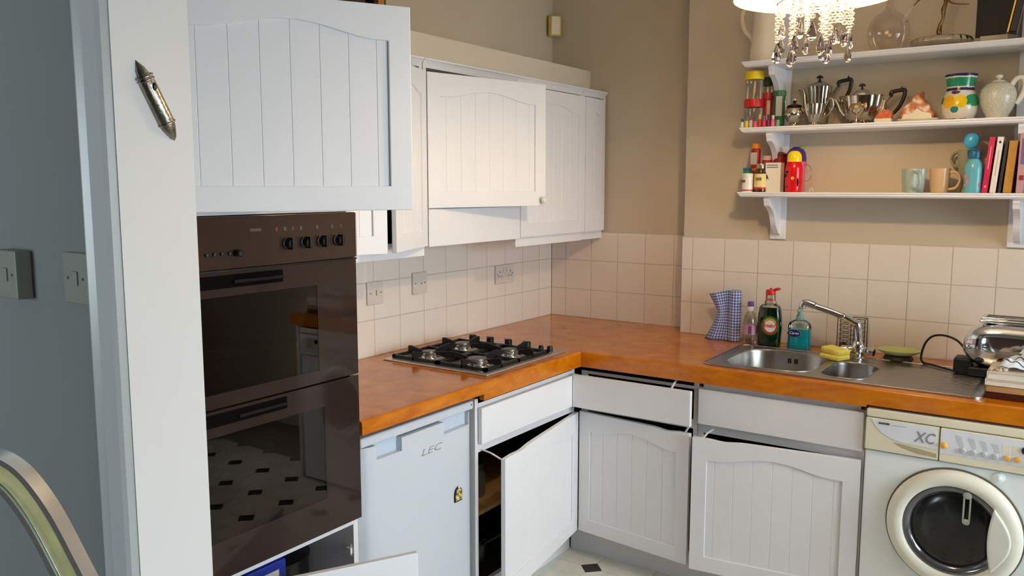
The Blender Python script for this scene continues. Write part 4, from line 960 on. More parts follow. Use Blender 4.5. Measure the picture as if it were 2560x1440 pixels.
# bottom shelf, left group
def stand(name, label, cat, x, y, z=Z1, group=None): return thing(name, label, cat, (x, y, z), group)
t = stand('medicine_bottle', 'upright red bottle with orange cap and white label at the shelf left', 'bottle', 1.148, -.205)
lath('body', P3('deep_red', (168, 24, 26)), t, [(.019, 0), (.020, .003), (.020, .176), (.017, .182)]); lath('cap', P3('orange_cap', (238, 140, 30)), t, [(.018, .182), (.018, .200), (.015, .204), (0, .2045)])
B().box(-.016, .012, -.0215, -.0175, .115, .165).obj('paper_label', P3('grey_label', (196, 186, 176), .7), t, local=True); lath('stripe', P3('orange_stripe', (226, 110, 30)), t, [(.0204, .088), (.0204, .100)], sm=60)
t = stand('vitamin_tub', 'green and red tub with blue lid at the left end of the bottom shelf', 'tub', 1.128, -.245)
lath('body', P3('red_green_wrap', (150, 60, 50)), t, [(.0175, 0), (.018, .003), (.018, .080)]); lath('green_collar', P3('leaf_green', (50, 150, 50)), t, [(.0183, .066), (.0183, .086)]); lath('lid', P3('teal_blue_lid', (40, 110, 150)), t, [(.0185, .086), (.0185, .101), (0, .102)])
t = stand('pill_jar', 'small white jar with red base stripe in front on the bottom shelf', 'jar', 1.147, -.295)
lath('body', P3('white_matt_plastic', (236, 230, 220)), t, [(.0215, 0), (.0225, .003), (.0225, .058), (.0215, .060)]); lath('lid', M_wplast, t, [(.0228, .060), (.0228, .075), (.021, .077), (0, .0775)]); lath('red_stripe', M_red, t, [(.0229, .005), (.0229, .010)], sm=60)
B().box(-.020, -.002, -.0236, -.0150, .040, .050).obj('label_mark', P3('brown_print', (110, 80, 66), .6), t, local=True)
t = stand('pill_bottle', 'brown glass bottle with cream label on the bottom shelf', 'bottle', 1.196, -.280)
lath('body', P3('amber_brown_glass', (70, 42, 24), .1, coat=.6), t, [(.025, 0), (.026, .003), (.026, .080), (.018, .092), (.0165, .097)]); lath('cap', P3('metal_foil_cap', (166, 150, 120), .25, metal=.8), t, [(.0175, .097), (.0175, .114), (.016, .117), (0, .1175)])
lath('paper_label', P3('cream_yellow_label', (226, 208, 140), .6), t, [(.0263, .020), (.0263, .075)], sm=60); lath('red_band', M_red, t, [(.0264, .012), (.0264, .020)], sm=60)
B().box(-.012, .012, -.0272, -.0225, .048, .060).obj('label_mark', P3('olive_print', (140, 118, 60), .6), t, local=True)
t = stand('plastic_bottle', 'red bottle with pale pink lid behind the brown bottle', 'bottle', 1.192, -.185)
lath('body', P3('raspberry_plastic', (190, 50, 66)), t, [(.020, 0), (.021, .003), (.021, .134)]); lath('cap', P3('pale_pink_cap', (236, 196, 190)), t, [(.0215, .134), (.0215, .152), (0, .153)])
t = stand('round_tin', 'dark red round tin behind the white carton', 'tin', 1.238, -.178)
lath('body', P3('dark_red_tin', (140, 22, 36)), t, [(.030, 0), (.031, .003), (.031, .146)]); lath('lid', P3('maroon_lid', (96, 24, 44)), t, [(.032, .146), (.032, .158), (.02, .166), (0, .168)])
t = stand('carton', 'tall white medicine carton on the bottom shelf', 'carton', 1.250, -.262)
o_ = B().box(-.033, .030, -.024, .024, 0, .120, .0008).obj('box', P3('white_card', (232, 224, 208), .6), t, local=True)
for i, (z, w) in enumerate(((.110, .044), (.101, .046))): B().box(-.027, -.027+w, -.0248, -.0239, z-.002, z+.002).obj('printed_line', P3('grey_print', (110, 110, 112), .6), t, local=True)
b = B(); b.prism([(-.031, .035), (-.034, .055), (-.031, .078), (-.022, .066), (-.018, .050), (-.026, .056)], -.0248, -.0239, 'xz'); b.obj('printed_leaf', P3('brown_leaf_print', (84, 56, 44), .6), t, local=True)
B().box(-.030, .028, -.022, .022, .1202, .1212).obj('top_flap', P3('dark_red_flap', (130, 26, 30), .6), t, local=True)
t = stand('drinks_bottle', 'red drinks bottle with domed yellow lid on the bottom shelf', 'drinks bottle', 1.330, -.272)
lath('body', P3('glossy_red', (214, 14, 26), .2), t, [(.032, 0), (.033, .004), (.033, .012), (.0345, .030), (.0345, .095), (.031, .112), (.026, .122)], 32)
lath('lid', P3('glossy_yellow', (246, 214, 0), .25), t, [(.0275, .122), (.0285, .124), (.0285, .140), (.026, .152), (.019, .162), (.009, .1665), (0, .167)], 32)
M_blk2 = P3('dark_motif', (40, 16, 18), .3)
def motif(nm, m, x, z, rx, rz, r=.0346):
    y = -math.sqrt(max(1e-6, r*r-x*x)); B().sph((x, y, z), 1, (rx, .0012, rz), 12, 8).obj(nm, m, t, local=True, smooth=60)
motif('printed_motif', M_blk2, -.015, .082, .010, .004); motif('printed_motif', M_blk2, -.023, .068, .006, .008); motif('printed_motif', P3('brown_motif', (120, 60, 36), .3), -.016, .022, .009, .003); motif('printed_motif', M_blk2, .022, .040, .006, .018); pass
b = B()
for k in range(6): a = PI*k/3; b.sph((.005+.0045*math.cos(a), -.0347, .056+.0045*math.sin(a)), .0025, (1, .4, 1), 8, 6)
b.obj('printed_flower', P3('pale_yellow_motif', (226, 214, 120), .4), t, local=True, smooth=60)
t = stand('toddler_cup', 'pink toddler cup with purple domed lid behind the red bottle', 'cup', 1.312, -.188)
lath('body', P3('translucent_pink', (232, 90, 140), .3), t, [(.034, 0), (.035, .004), (.038, .110), (.038, .128)]); lath('lid', P3('purple_plastic', (70, 36, 120), .3), t, [(.041, .126), (.041, .140), (.037, .162), (.026, .178), (.012, .186), (0, .187)])
B().sph((.020, 0, .182), .011, (1.2, 1, .8)).obj('spout', P3('lime_plastic', (110, 160, 40), .3), t, local=True, smooth=60)
B().tube([(.036, 0, .112), (.056, 0, .106), (.064, 0, .080), (.058, 0, .052), (.036, 0, .044)], .003, 8, flat=(1, 1.8)).obj('handle', M_jarp, t, local=True, smooth=60)
t = stand('plastic_clip', 'small clear plastic clip lying right of the red bottle', 'clip', 1.398, -.250)
B().tube([(-.008, 0, .002), (-.006, 0, .014), (0, 0, .016), (.004, 0, .010), (.006, 0, .002)], .0016, 6).obj('clip_body', M_wplast, t, local=True, smooth=60)

# bottom shelf, right group
def mug(name, label, x, y, m, r, h, rz=0, hand=1, square=0, group=None, z=Z1):
    t = thing(name, label, 'mug', (x, y, z), group, rz=rz)
    fl = (lambda a, z_: 1+square*(abs(math.cos(a))**4+abs(math.sin(a))**4-.75)*.0-square*.12*math.cos(4*a)) if square else None
    lath('mug_body', m, t, [(r*.78, 0), (r*.84, .003), (r*.93, h*.4), (r, h), (r*.93, h), (r*.84, h*.4), (r*.70, .006), (0, .006)], 36, flute=fl)
    if hand: B().tube([(r*.93, 0, h*.84), (r+.018, 0, h*.84), (r+.030, 0, h*.62), (r+.030, 0, h*.42), (r+.018, 0, h*.20), (r*.86, 0, h*.14)], .0055, 10, flat=(1, 1.3)).obj('handle', m, t, local=True, smooth=60)
    return t
mug('mug', 'pale blue-green squarish mug on the bottom shelf', 1.772, -.250, P3('duck_egg_glaze', (166, 180, 172), .15), .041, .089, rz=R(-62), square=1)
mug('mug', 'beige mug with handle to the right beside the blue bottle', 1.860, -.240, P3('beige_glaze', (206, 172, 132), .2), .036, .090)
M_sage = P3('sage_glaze', (150, 150, 118), .25)
mug('mug', 'lower sage green mug behind the blue bottle', 1.948, -.185, M_sage, .034, .086, rz=R(110), group=None)
mug('mug', 'upper sage green mug stacked on another behind the blue bottle', 1.940, -.185, M_sage, .032, .074, rz=R(150), z=Z1+.0865)
t = stand('water_bottle', 'sky blue water bottle with pink flowers on the bottom shelf', 'water bottle', 1.974, -.268)
lath('body', P3('sky_blue_enamel', (98, 172, 190), .25), t, [(.029, 0), (.030, .003), (.0305, .085), (.028, .104), (.020, .118), (.016, .124)], 32); lath('cap', P3('mid_blue_plastic', (30, 96, 130), .3), t, [(.020, .124), (.021, .126), (.021, .146), (.018, .151), (0, .152)])
B().tube([(-.020, 0, .128), (-.022, 0, .150), (-.006, 0, .157), (.018, 0, .150)], .003, 6, flat=(1, 1.8)).obj('carry_loop', P3('mid_blue_plastic', (30, 96, 130)), t, local=True, smooth=60)
for (x, z, s_) in ((-.020, .058, .009), (-.015, .040, .008), (-.023, .028, .006), (.020, .030, .007)):
    y = -math.sqrt(.0304**2-x*x); B().sph((x, y, z), 1, (s_*.8, .0013, s_), 10, 8).obj('painted_flower', P3('coral_pink_print', (214, 110, 110), .4), t, local=True, smooth=60)
t = stand('baby_spoon', 'bright sky blue rounded plastic spoon standing behind the water bottle', 'spoon', 1.9625, -.2285)
lath('stem', P3('bright_sky_blue', (70, 178, 226), .25), t, [(.005, 0), (.0045, .12), (.007, .162)], 12); B().sph((-.006, 0, .190), .026, (1.0, .42, 1.1)).obj('bowl', P3('bright_sky_blue', (70, 178, 226)), t, local=True, smooth=60)
def book(label, x, w, h, d, m, pages, lean=0, y=-.26, extra=None):
    t = thing('book', label, 'book', (x, y, Z1), 'books at the right of the bottom shelf')
    mt_ = Matrix.Rotation(R(lean), 4, 'Y')
    dz = .0002+(abs(math.sin(R(lean)))*w/2)
    mt_ = Matrix.Translation((0, 0, dz)) @ mt_
    b = B(); b.box(-w/2, w/2, -.028, -.0255, 0, h, .0005, mtx=mt_); b.box(-w/2, -w/2+.002, -.0255, d-.028, 0, h, mtx=mt_); b.box(w/2-.002, w/2, -.0255, d-.028, 0, h, mtx=mt_); b.obj('cover', m, t, local=True)
    B().box(-w/2+.002, w/2-.002, -.0254, d-.031, .003, h-.003, mtx=mt_).obj('pages', pages, t, local=True)
    return t, mt_
M_pg = P3('paper_pages', (226, 216, 196), .8)
t, m_ = book('slim crimson book leaning on the bottom shelf', 2.013, .018, .198, .13, P3('crimson_cover', (200, 22, 78), .4), M_pg, 4.5)
B().box(-.0015, .0015, -.0286, -.0279, .085, .165, mtx=m_).obj('spine_lettering', P3('pink_print', (236, 150, 176), .5), t, local=True); B().box(-.003, .003, -.0286, -.0279, .018, .026, mtx=m_).obj('spine_mark', P3('pink_print', (236, 150, 176), .5), t, local=True)
t, m_ = book('slim white book leaning beside the crimson one', 2.0385, .019, .198, .13, P3('white_cover', (232, 224, 220), .4), M_pg, 4.5)
B().box(-.002, .002, -.0286, -.0279, .06, .150, mtx=m_).obj('spine_lettering', P3('pale_grey_print', (200, 186, 184), .5), t, local=True); B().prism([(-.005, .178), (0, .174), (.005, .178), (0, .186)], -.0286, -.0279, 'xz', mtx=m_).obj('spine_mark', P3('navy_print', (40, 50, 80), .5), t, local=True)
t, m_ = book('thin black book between the white and mustard books', 2.0592, .010, .180, .12, P3('black_cover', (44, 34, 36), .5), M_pg, 4.5)
t, m_ = book('thick mustard book near the right bracket', 2.0835, .026, .183, .13, P3('mustard_cover', (190, 140, 56), .6, noise=.12, nscale=40), M_pg, 3.5)
t, m_ = book('tall pink and grey picture book at the right edge of the shelf', 2.121, .020, .206, .17, P3('rosy_grey_cover', (190, 150, 158), .35), M_pg, 1, y=-.272)
B().box(-.004, .010, -.0288, -.0279, .10, .190, mtx=m_).obj('spine_picture', P3('mauve_print', (110, 92, 140), .4), t, local=True); B().box(-.004, .010, -.0288, -.0279, .045, .062, mtx=m_).obj('spine_mark', P3('red_print', (150, 40, 44), .4), t, local=True)

# books above the wall cupboards
for (lab, y, w, hh, col, x) in (('dark brown book lying nearest the left on the high bulkhead', -1.60, .075, .155, (60, 34, 22), .12), ('black book on the bulkhead left of the orange one', -1.510, .020, .22, (46, 18, 14), .12), ('orange book on the bulkhead above the cupboards', -1.483, .030, .22, (196, 110, 40), .12), ('thin green book on the bulkhead beside the orange one', -1.4625, .008, .215, (40, 100, 66), .12)):
    t = thing('book', lab, 'book', (x, y, 2.1612), 'books on the high bulkhead')
    B().box(.086, .088, -w/2, w/2, 0, hh, .0006).obj('cover', P3('cover_%d' % int(hh*1000+col[0]), col, .5), t, local=True)
    b = B(); b.box(-.07, .086, -w/2, -w/2+.0015, 0, hh); b.box(-.07, .086, w/2-.0015, w/2, 0, hh); b.obj('boards', P3('cover_%d' % int(hh*1000+col[0]), col, .5), t, local=True)
    B().box(-.068, .0858, -w/2+.0016, w/2-.0016, .002, hh-.003).obj('pages', M_pg, t, local=True)

# ------------------------------------------------------------------ on the worktop
def gingham():
    m = bpy.data.materials.new('blue_gingham_print'); m.use_nodes = True; N = m.node_tree.nodes; L = m.node_tree.links; p = N['Principled BSDF']; p.inputs['Roughness'].default_value = .8
    tc = N.new('ShaderNodeTexCoord'); mp = N.new('ShaderNodeMapping'); L.new(tc.outputs['UV'], mp.inputs[0]); sx = N.new('ShaderNodeSeparateXYZ'); L.new(mp.outputs[0], sx.inputs[0])
    def st(o):
        a = N.new('ShaderNodeMath'); a.operation = 'SINE'; k = N.new('ShaderNodeMath'); k.operation = 'MULTIPLY'; k.inputs[1].default_value = 2*PI/.0128; L.new(o, k.inputs[0]); L.new(k.outputs[0], a.inputs[0])
        g = N.new('ShaderNodeMath'); g.operation = 'GREATER_THAN'; g.inputs[1].default_value = 0; L.new(a.outputs[0], g.inputs[0]); return g.outputs[0]
    ad = N.new('ShaderNodeMath'); ad.operation = 'ADD'; L.new(st(sx.outputs[0]), ad.inputs[0]); L.new(st(sx.outputs[1]), ad.inputs[1])
    h_ = N.new('ShaderNodeMath'); h_.operation = 'MULTIPLY'; h_.inputs[1].default_value = .5; L.new(ad.outputs[0], h_.inputs[0])
    r = N.new('ShaderNodeValToRGB'); r.color_ramp.interpolation = 'CONSTANT'; e = r.color_ramp.elements; e[0].color = C3(222, 226, 240); e[0].position = 0; e[1].color = C3(62, 84, 160); e[1].position = .75; e2 = e.new(.25); e2.color = C3(132, 148, 204)
    L.new(h_.outputs[0], r.inputs[0]); L.new(r.outputs[0], p.inputs['Base Color']); return m
M_ging = gingham()
kt = thing('kitchen_roll', 'blue gingham kitchen cloth roll with a loose flap on the worktop', 'kitchen roll', (1.080, -.205, ZT))
# roll + flap as one sheet following a spiral plan, flap edge slants outward at top and foot
bm = bmesh.new(); uvl = bm.loops.layers.uv.new('UVMap'); plan = []
r0 = .026
for k in range(25): a = R(-150+k*15); plan.append((r0*math.cos(a), r0*math.sin(a)))
nk = len(plan); last = plan[0]
flap = [(-.030-.012*k, -.013+.0015*k*math.sin(k), k/8) for k in range(0, 9)]
H_ = .226; grid = []
s_acc = 0; allp = []
for k in range(8, -1, -1):
    x, y, u = flap[k]; allp.append((x, y, u))
for p_ in plan: allp.append((p_[0], p_[1], 0))
nz_ = 14
def zz(j): return H_*j/nz_
verts = []; ss = 0; prev = None; S_ = []
for (x, y, u) in allp:
    if prev: ss += math.hypot(x-prev[0], y-prev[1])
    prev = (x, y); S_.append(ss); col_ = []
    for j in range(nz_+1):
        t_ = j/nz_
        wd = .55+1.15*max(0, .55-t_)**1.25 if t_ < .62 else .55+1.1*(t_-.62)**1.1
        xx = x if u == 0 else -.026+(x+.026)*wd
        z_ = t_*H_*(1-(.10*u*t_))
        col_.append(bm.verts.new((xx, y+.004*u*math.sin(t_*5), z_+.0003)))
    verts.append(col_)
for i in range(len(verts)-1):
    for j in range(nz_):
        f = bm.faces.new((verts[i][j], verts[i+1][j], verts[i+1][j+1], verts[i][j+1]))
        for lp, (a, b_) in zip(f.loops, ((i, j), (i+1, j), (i+1, j+1), (i, j+1))): lp[uvl].uv = (S_[a], zz(b_))
me = bpy.data.meshes.new('cloth_sheet'); bm.to_mesh(me); bm.free(); me.materials.append(M_ging)
for p_ in me.polygons: p_.use_smooth = True
o_ = bpy.data.objects.new('cloth_sheet', me); COL.objects.link(o_); o_.parent = kt
sf = o_.modifiers.new('s', 'SOLIDIFY'); sf.thickness = .0014
lath('core', P3('cardboard_core', (176, 150, 118), .8), kt, [(.010, .0005), (.024, .0005), (.024, .2255), (.010, .2275)], 24)

t = thing('water_bottle', 'small clear water bottle with purple cap beside the gingham roll', 'bottle', (1.158, -.232, ZT))
M_pet = glassy('clear_pet', (.86, .88, .82, 1), .04, 0, .5)
lath('body', M_pet, t, [(.026, 0), (.029, .006), (.028, .030), (.030, .040), (.030, .090), (.028, .102), (.024, .125), (.014, .142), (.012, .150)], 28)
lath('paper_label', P3('lilac_label', (196, 150, 176), .5), t, [(.0303, .046), (.0303, .086)], 28, sm=60); lath('collar', M_wplast, t, [(.0155, .146), (.0165, .149), (.0165, .163), (.014, .166)], 20); lath('cap', P3('purple_cap', (104, 66, 150), .3), t, [(.0135, .165), (.0130, .183), (.0105, .187), (0, .1875)], 20)
B().box(.002, .016, -.0312, -.0250, .050, .084).obj('label_patch', P3('plum_print', (128, 70, 120), .5), t, local=True)
t = thing('dish_soap', 'dark green washing-up liquid bottle with red flip cap', 'bottle', (1.241, -.228, ZT))
def ell(name, m, prof, t, seg=32, sm=40):   # prof (halfwidth, halfdepth, z)
    b = B(); rings = []
    for w, d, z in prof: rings.append([b.bm.verts.new((w*math.copysign(abs(math.cos(2*PI*k/seg))**.8, math.cos(2*PI*k/seg)), d*math.copysign(abs(math.sin(2*PI*k/seg))**.8, math.sin(2*PI*k/seg)), z)) for k in range(seg)])
    for a, c_ in zip(rings, rings[1:]):
        for i in range(seg): b.bm.faces.new((a[i], a[(i+1) % seg], c_[(i+1) % seg], c_[i]))
    b.bm.faces.new(list(reversed(rings[0]))); b.bm.faces.new(rings[-1]); return b.obj(name, m, t, local=True, smooth=sm)
ell('liquid_body', P3('bottle_green_liquid', (4, 30, 14), .08, coat=.8), [(.044, .026, 0), (.047, .030, .004), (.049, .032, .045), (.052, .033, .085), (.050, .032, .125), (.046, .030, .158), (.043, .028, .170)], t)
ell('clear_shoulder', glassy('clear_shoulder_plastic', (.80, .84, .76, 1), .06), [(.043, .028, .1701), (.036, .024, .178), (.024, .019, .186), (.020, .018, .205), (.019, .018, .222)], t)
ell('dosing_collar', P3('translucent_red', (226, 84, 84), .3), [(.021, .0185, .196), (.021, .0185, .202), (.021, .0185, .203)], t)
b = B(); b.lathe([(.0205, .222), (.0205, .238), (.017, .243), (0, .244)], (0, 0, 0), 24); b.lathe([(.006, .243), (.0045, .251), (0, .252)], (0, 0, 0), 12); b.obj('cap', M_red, t, local=True, smooth=40)
b = B(); b.sph((.026, 0, .247), .013, (1.25, .9, .5), mtx=Matrix.Rotation(R(-12), 4, 'Y')); b.obj('flip_lid', M_red, t, local=True, smooth=60)
def disc_y(nm, m, cx, cz, r, y, t, th=.0008, sx=1, seg=36): return B().prism([(cx+r*sx*math.cos(2*PI*k/seg), cz+r*math.sin(2*PI*k/seg)) for k in range(seg)], y, y-th, 'xz').obj(nm, m, t, local=True)
disc_y('label_field', P3('label_green', (40, 120, 40), .4), .012, .094, .041, -.0322, t, .0008, .92)
disc_y('label_ring', P3('label_red', (206, 46, 44), .4),   .012, .092, .034, -.0331, t, .0006, .92)
B().prism([(.012+.0325*math.cos(R(a))*.92, .093+.0335*math.sin(R(a))) for a in range(30, 151, 8)]+[(.012+.0265*math.cos(R(a))*.92, .093+.0275*math.sin(R(a))) for a in range(150, 29, -8)], -.0338, -.0342, 'xz').obj('label_arc', P3('label_orange', (232, 170, 50), .4), t, local=True)
disc_y('label_disc', P3('label_white', (236, 236, 230), .4), .012, .092, .0255, -.0338, t, .0006, .95)
text('label_lettering', 'FAIRY', .0180, face_my(.012, -.0348, .092), P3('label_red', (206, 46, 44)), t, .0003, 0, .0005, local=True)
t = thing('hand_soap', 'turquoise hand soap pump bottle with dark blue oval label', 'soap dispenser', (1.362, -.210, ZT))
M_aq = P3('turquoise_liquid', (0, 148, 170), .1, coat=.7)
ell('liquid_body', M_aq, [(.046, .026, 0), (.049, .029, .004), (.046, .029, .045), (.047, .029, .086)], t)
ell('clear_shoulder', glassy('clear_aqua_plastic', (.80, .88, .86, 1), .06), [(.047, .029, .0861), (.047, .029, .098), (.042, .026, .110), (.026, .02, .121), (.016, .014, .125)], t)
b = B(); b.lathe([(.0165, .121), (.0165, .136), (.014, .139), (.0135, .146), (.009, .148), (.009, .160), (.0125, .162), (.0125, .168), (0, .169)], (0, 0, 0), 20); b.tube([(0, 0, .164), (0, -.02, .165), (0, -.032, .160)], .005, 8); b.obj('pump', P3('pale_aqua_pump', (150, 186, 180), .35), t, local=True, smooth=40)
lath('pump_top', P3('blue_cap', (40, 110, 160), .4), t, [(.0095, .1692), (.0095, .171), (0, .1715)], 16)
disc_y('oval_label', P3('navy_label', (24, 40, 112), .35), -.014, .068, .0155, -.0295, t, .0008, 1.75)
disc_y('oval_rim', P3('silver_blue_rim', (130, 166, 196), .3), -.014, .068, .0172, -.0290, t, .0006, 1.7)
text('label_lettering', 'Carex', .0165, face_my(-.014, -.0306, .069), P3('label_white', (236, 236, 230)), t, .0003, .3, .0002, local=True)

# wire cutlery rack
t = thing('wire_rack', 'dark wire sink tidy with wavy wires standing behind the tap', 'rack', (1.566, -.185, ZT+.0036))
M_wire = P3('dark_wire', (96, 84, 76), .3, metal=.8)
w2, d2, hh = .052, .026, .142
b = B()
for z in (.002, hh): b.tube([(-w2, -d2, z), (w2, -d2, z), (w2, d2, z), (-w2, d2, z)], .0018, 6, closed=True)
for x in (-w2, 0, w2):
    for y in (-d2, d2): b.tube([(x, y, .002), (x, y, hh)], .0018, 6)
b.obj('frame', M_wire, t, local=True, smooth=60)
for y in (-d2, d2):
    for x0_ in (-w2, 0):
        b = B(); pts_ = []
        for k in range(57):
            u = k/56; pts_.append((x0_+w2*.5+w2*.40*math.sin(u*PI*14), y, .006+u*(hh-.012)))
        b.tube(pts_, .0012, 5); b.obj('wavy_wire', M_wire, t, local=True, smooth=60)
b = B()
for k in range(6): x = -w2+w2*2*k/5; b.tube([(x, -d2, .004), (x, d2, .004)], .0013, 5)
b.obj('base_wires', M_wire, t, local=True)
sc = thing('scourer', 'dark metal scourer lump inside the wire sink tidy', 'scourer', (1.535, -.188, ZT+.012))
B().sph((0, 0, .016), .018, (1, .9, .8), 12, 8).obj('scourer_ball', mat('dark_scourer', C3(60, 50, 44), .6, metal=.5, bump=.8, bscale=200), sc, local=True, smooth=60)
# yellow sponge cloth, folded
t = thing('sponge_cloth', 'folded yellow sponge cloth on the sink between bowl and tap', 'sponge', (1.545, -.365, ZT+.0037))
mts = Matrix.Rotation(R(-24), 4, 'Z')
b = B(); b.box(-.046, .046, -.040, .036, .0006, .022, .008, 3, mtx=mts); b.box(-.048, .042, -.034, .038, .0205, .046, .009, 3, mtx=mts @ Matrix.Rotation(R(5), 4, 'Y'))
b.obj('folded_cloth', mat('lemon_sponge', C3(240, 222, 104), .85, noise=.06, nscale=60, bump=.5, bscale=260), t, local=True, smooth=50)
t = thing('green_dish', 'shallow pale green dish on a dark base beside the mixer tap', 'dish', (1.752, -.232, ZT+.0036))
b = B(); b.lathe([(.040, .020), (.058, .024), (.074, .034), (.078, .040), (.074, .040), (.055, .029), (0, .025)], (0, 0, 0), 40, sy=.85, flute=lambda a, z: 1+.03*math.cos(3*a+.5)); b.obj('dish', P3('lime_green_glaze', (198, 208, 134), .3), t, local=True, smooth=50)
lath('base', P3('dark_base', (40, 38, 30), .5), t, [(.052, 0.0004), (.056, .004), (.046, .020), (0, .0202)], 32, sy=.85)

# toaster
TS = thing('toaster', 'rounded chrome two-slice toaster on the worktop at the right edge', 'toaster', (2.14, -.345, ZT+.0065))
b = B(); n = 20; cs = []
def sup(w, z0, z1, e=3.0, seg=28):
    cz = (z0+z1)/2; hz = (z1-z0)/2; out = []
    for k in range(seg):
        a = 2*PI*k/seg; out.append((w*math.copysign(abs(math.cos(a))**(2/e), math.cos(a)), cz+hz*math.copysign(abs(math.sin(a))**(2/e), math.sin(a))))
    return out
rings = []
for k in range(n+1):
    u = -1+2*k/n; f = (1-abs(u)**3.2)**.42 if abs(u) < 1 else 0; f = max(f, .30)
    x = .148*u if abs(u) < .999 else .150*u
    pr_ = sup(.084*(.45+.55*f), .105-.080*f, .105+.092*f)
    rings.append([b.bm.verts.new((x, p_[0], p_[1])) for p_ in pr_])
for a, c_ in zip(rings, rings[1:]):
    for i in range(28): b.bm.faces.new((a[i], a[(i+1) % 28], c_[(i+1) % 28], c_[i]))
b.bm.faces.new(rings[0]); b.bm.faces.new(list(reversed(rings[-1])))
b.obj('shell', M_chrome, TS, local=True, smooth=60)
B().box(-.105, .105, -.050, .050, .192, .206, .006, 3).obj('top_rim', M_chrome, TS, local=True, smooth=50)
B().box(-.100, .100, -.042, .042, .204, .213, .004, 3).obj('top_collar', M_chrome, TS, local=True, smooth=50)
b = B(); b.box(-.085, .085, -.030, -.010, .2132, .2138); b.box(-.085, .085, .010, .030, .2132, .2138); b.obj('slots', M_blackp, TS, local=True)
B().box(-.130, .130, -.066, .066, .0004, .034, .008, 3).obj('base', M_blackp, TS, local=True, smooth=40)
B().box(-.178, -.120, -.05, .03, .002, .058, .008, 3).obj('control_block', M_blackp, TS, local=True, smooth=40)
B().sph((-.095, -.074, .062), 1, (.016, .010, .008), 16, 10).obj('browning_button', M_blackp, TS, local=True, smooth=60)
b = B(); b.tube([(2.010, -.300, .945), (2.000, -.285, .965), (1.975, -.270, 1.000), (1.945, -.255, 1.020), (1.905, -.245, 1.028), (1.870, -.240, 1.020), (1.848, -.240, .995), (1.838, -.245, .965)], .0042, 8)
b.tube([(1.838, -.245, .965), (1.836, -.250, .945), (1.838, -.258, .928), (1.850, -.275, .9195), (1.875, -.290, .9195), (1.905, -.315, .9195), (1.945, -.350, .9195), (1.975, -.380, .9195)], .0042, 8)
b.obj('power_cord', M_blackp, TS, smooth=60)

# stack of boards and books with a tea towel
bs = thing('chopping_board', 'dark brown wooden board lowest in the stack at the right edge', 'board', (2.235, -.62, ZT))
B().box(-.142, .14, -.085, .10, .0002, .021, .003).obj('board', P3('dark_walnut', (74, 30, 14), .3, noise=.3, nscale=8), bs, local=True, smooth=40)
bs = thing('chopping_board', 'pale beech board above the dark board in the stack', 'board', (2.232, -.62, ZT+.0215))
B().box(-.138, .14, -.085, .10, 0, .022, .004).obj('board', M_pine, bs, local=True, smooth=40)
for i, (z, hh, lab) in enumerate(((.0440, .020, 'lower cream book in the stack at the right edge'), (.0646, .024, 'upper cream book under the tea towel'))):
    bk_ = thing('cookbook', lab, 'book', (2.236, -.62, ZT+z), 'cream books stacked on the boards')
    b = B(); b.box(-.142+i*.004, .14, -.088, .10, 0, .003, .001); b.box(-.142+i*.004, .14, -.088, .10, hh-.003, hh, .001); b.box(-.145+i*.004, -.142+i*.004, -.088, .10, 0, hh, .001); b.obj('cover', P3('cream_cover', (226, 214, 192), .45), bk_, local=True)
    B().box(-.141+i*.004, .137, -.085, .097, .0031, hh-.0031).obj('pages', P3('off_white_pages', (232, 226, 210), .8), bk_, local=True)
def towel_mat():
    m = bpy.data.materials.new('striped_tea_towel'); m.use_nodes = True; N = m.node_tree.nodes; L = m.node_tree.links; p = N['Principled BSDF']; p.inputs['Roughness'].default_value = .9
    tc = N.new('ShaderNodeTexCoord'); sx = N.new('ShaderNodeSeparateXYZ'); L.new(tc.outputs['UV'], sx.inputs[0])
    k = N.new('ShaderNodeMath'); k.operation = 'MULTIPLY'; k.inputs[1].default_value = 2*PI*9; L.new(sx.outputs[0], k.inputs[0]); a = N.new('ShaderNodeMath'); a.operation = 'SINE'; L.new(k.outputs[0], a.inputs[0]); g = N.new('ShaderNodeMath'); g.operation = 'GREATER_THAN'; g.inputs[1].default_value = .90; L.new(a.outputs[0], g.inputs[0])
    x = N.new('ShaderNodeMix'); x.data_type = 'RGBA'; x.inputs['A'].default_value = C3(232, 234, 238); x.inputs['B'].default_value = C3(70, 84, 110); L.new(g.outputs[0], x.inputs['Factor']); L.new(x.outputs['Result'], p.inputs['Base Color']); return m
tw = thing('tea_towel', 'crumpled white tea towel with dark stripes on top of the stack', 'tea towel', (2.218, -.60, ZT+.0890))
bm = bmesh.new(); uvl = bm.loops.layers.uv.new('UVMap'); NU, NV = 40, 28; vs = []
rr = random.Random(3); ph = [rr.uniform(0, 6) for _ in range(8)]
for i in range(NU+1):
    row = []
    for j in range(NV+1):
        u = i/NU; v = j/NV; x = -.085+.22*u; y = -.075+.15*v
        env = (math.sin(PI*min(1, u*1.25+.02)))**.6*(math.sin(PI*(v*.96+.02)))**.5 if u < .79 else (math.sin(PI*(v*.96+.02)))**.5*max(0, math.sin(PI*min(1, u*1.25+.02)))**.6
        hgt = .016+.056*env*(.65+.35*math.sin(9*u+ph[0]+4*v))+.010*env*math.sin(23*v+9*u+ph[1])+.007*env*math.sin(31*u-17*v+ph[2])
        x += .008*math.sin(14*v+ph[3]); y += .008*math.sin(12*u+ph[4])
        row.append(bm.verts.new((x, y, max(.0016, (hgt-.012)*1.45))))
    vs.append(row)
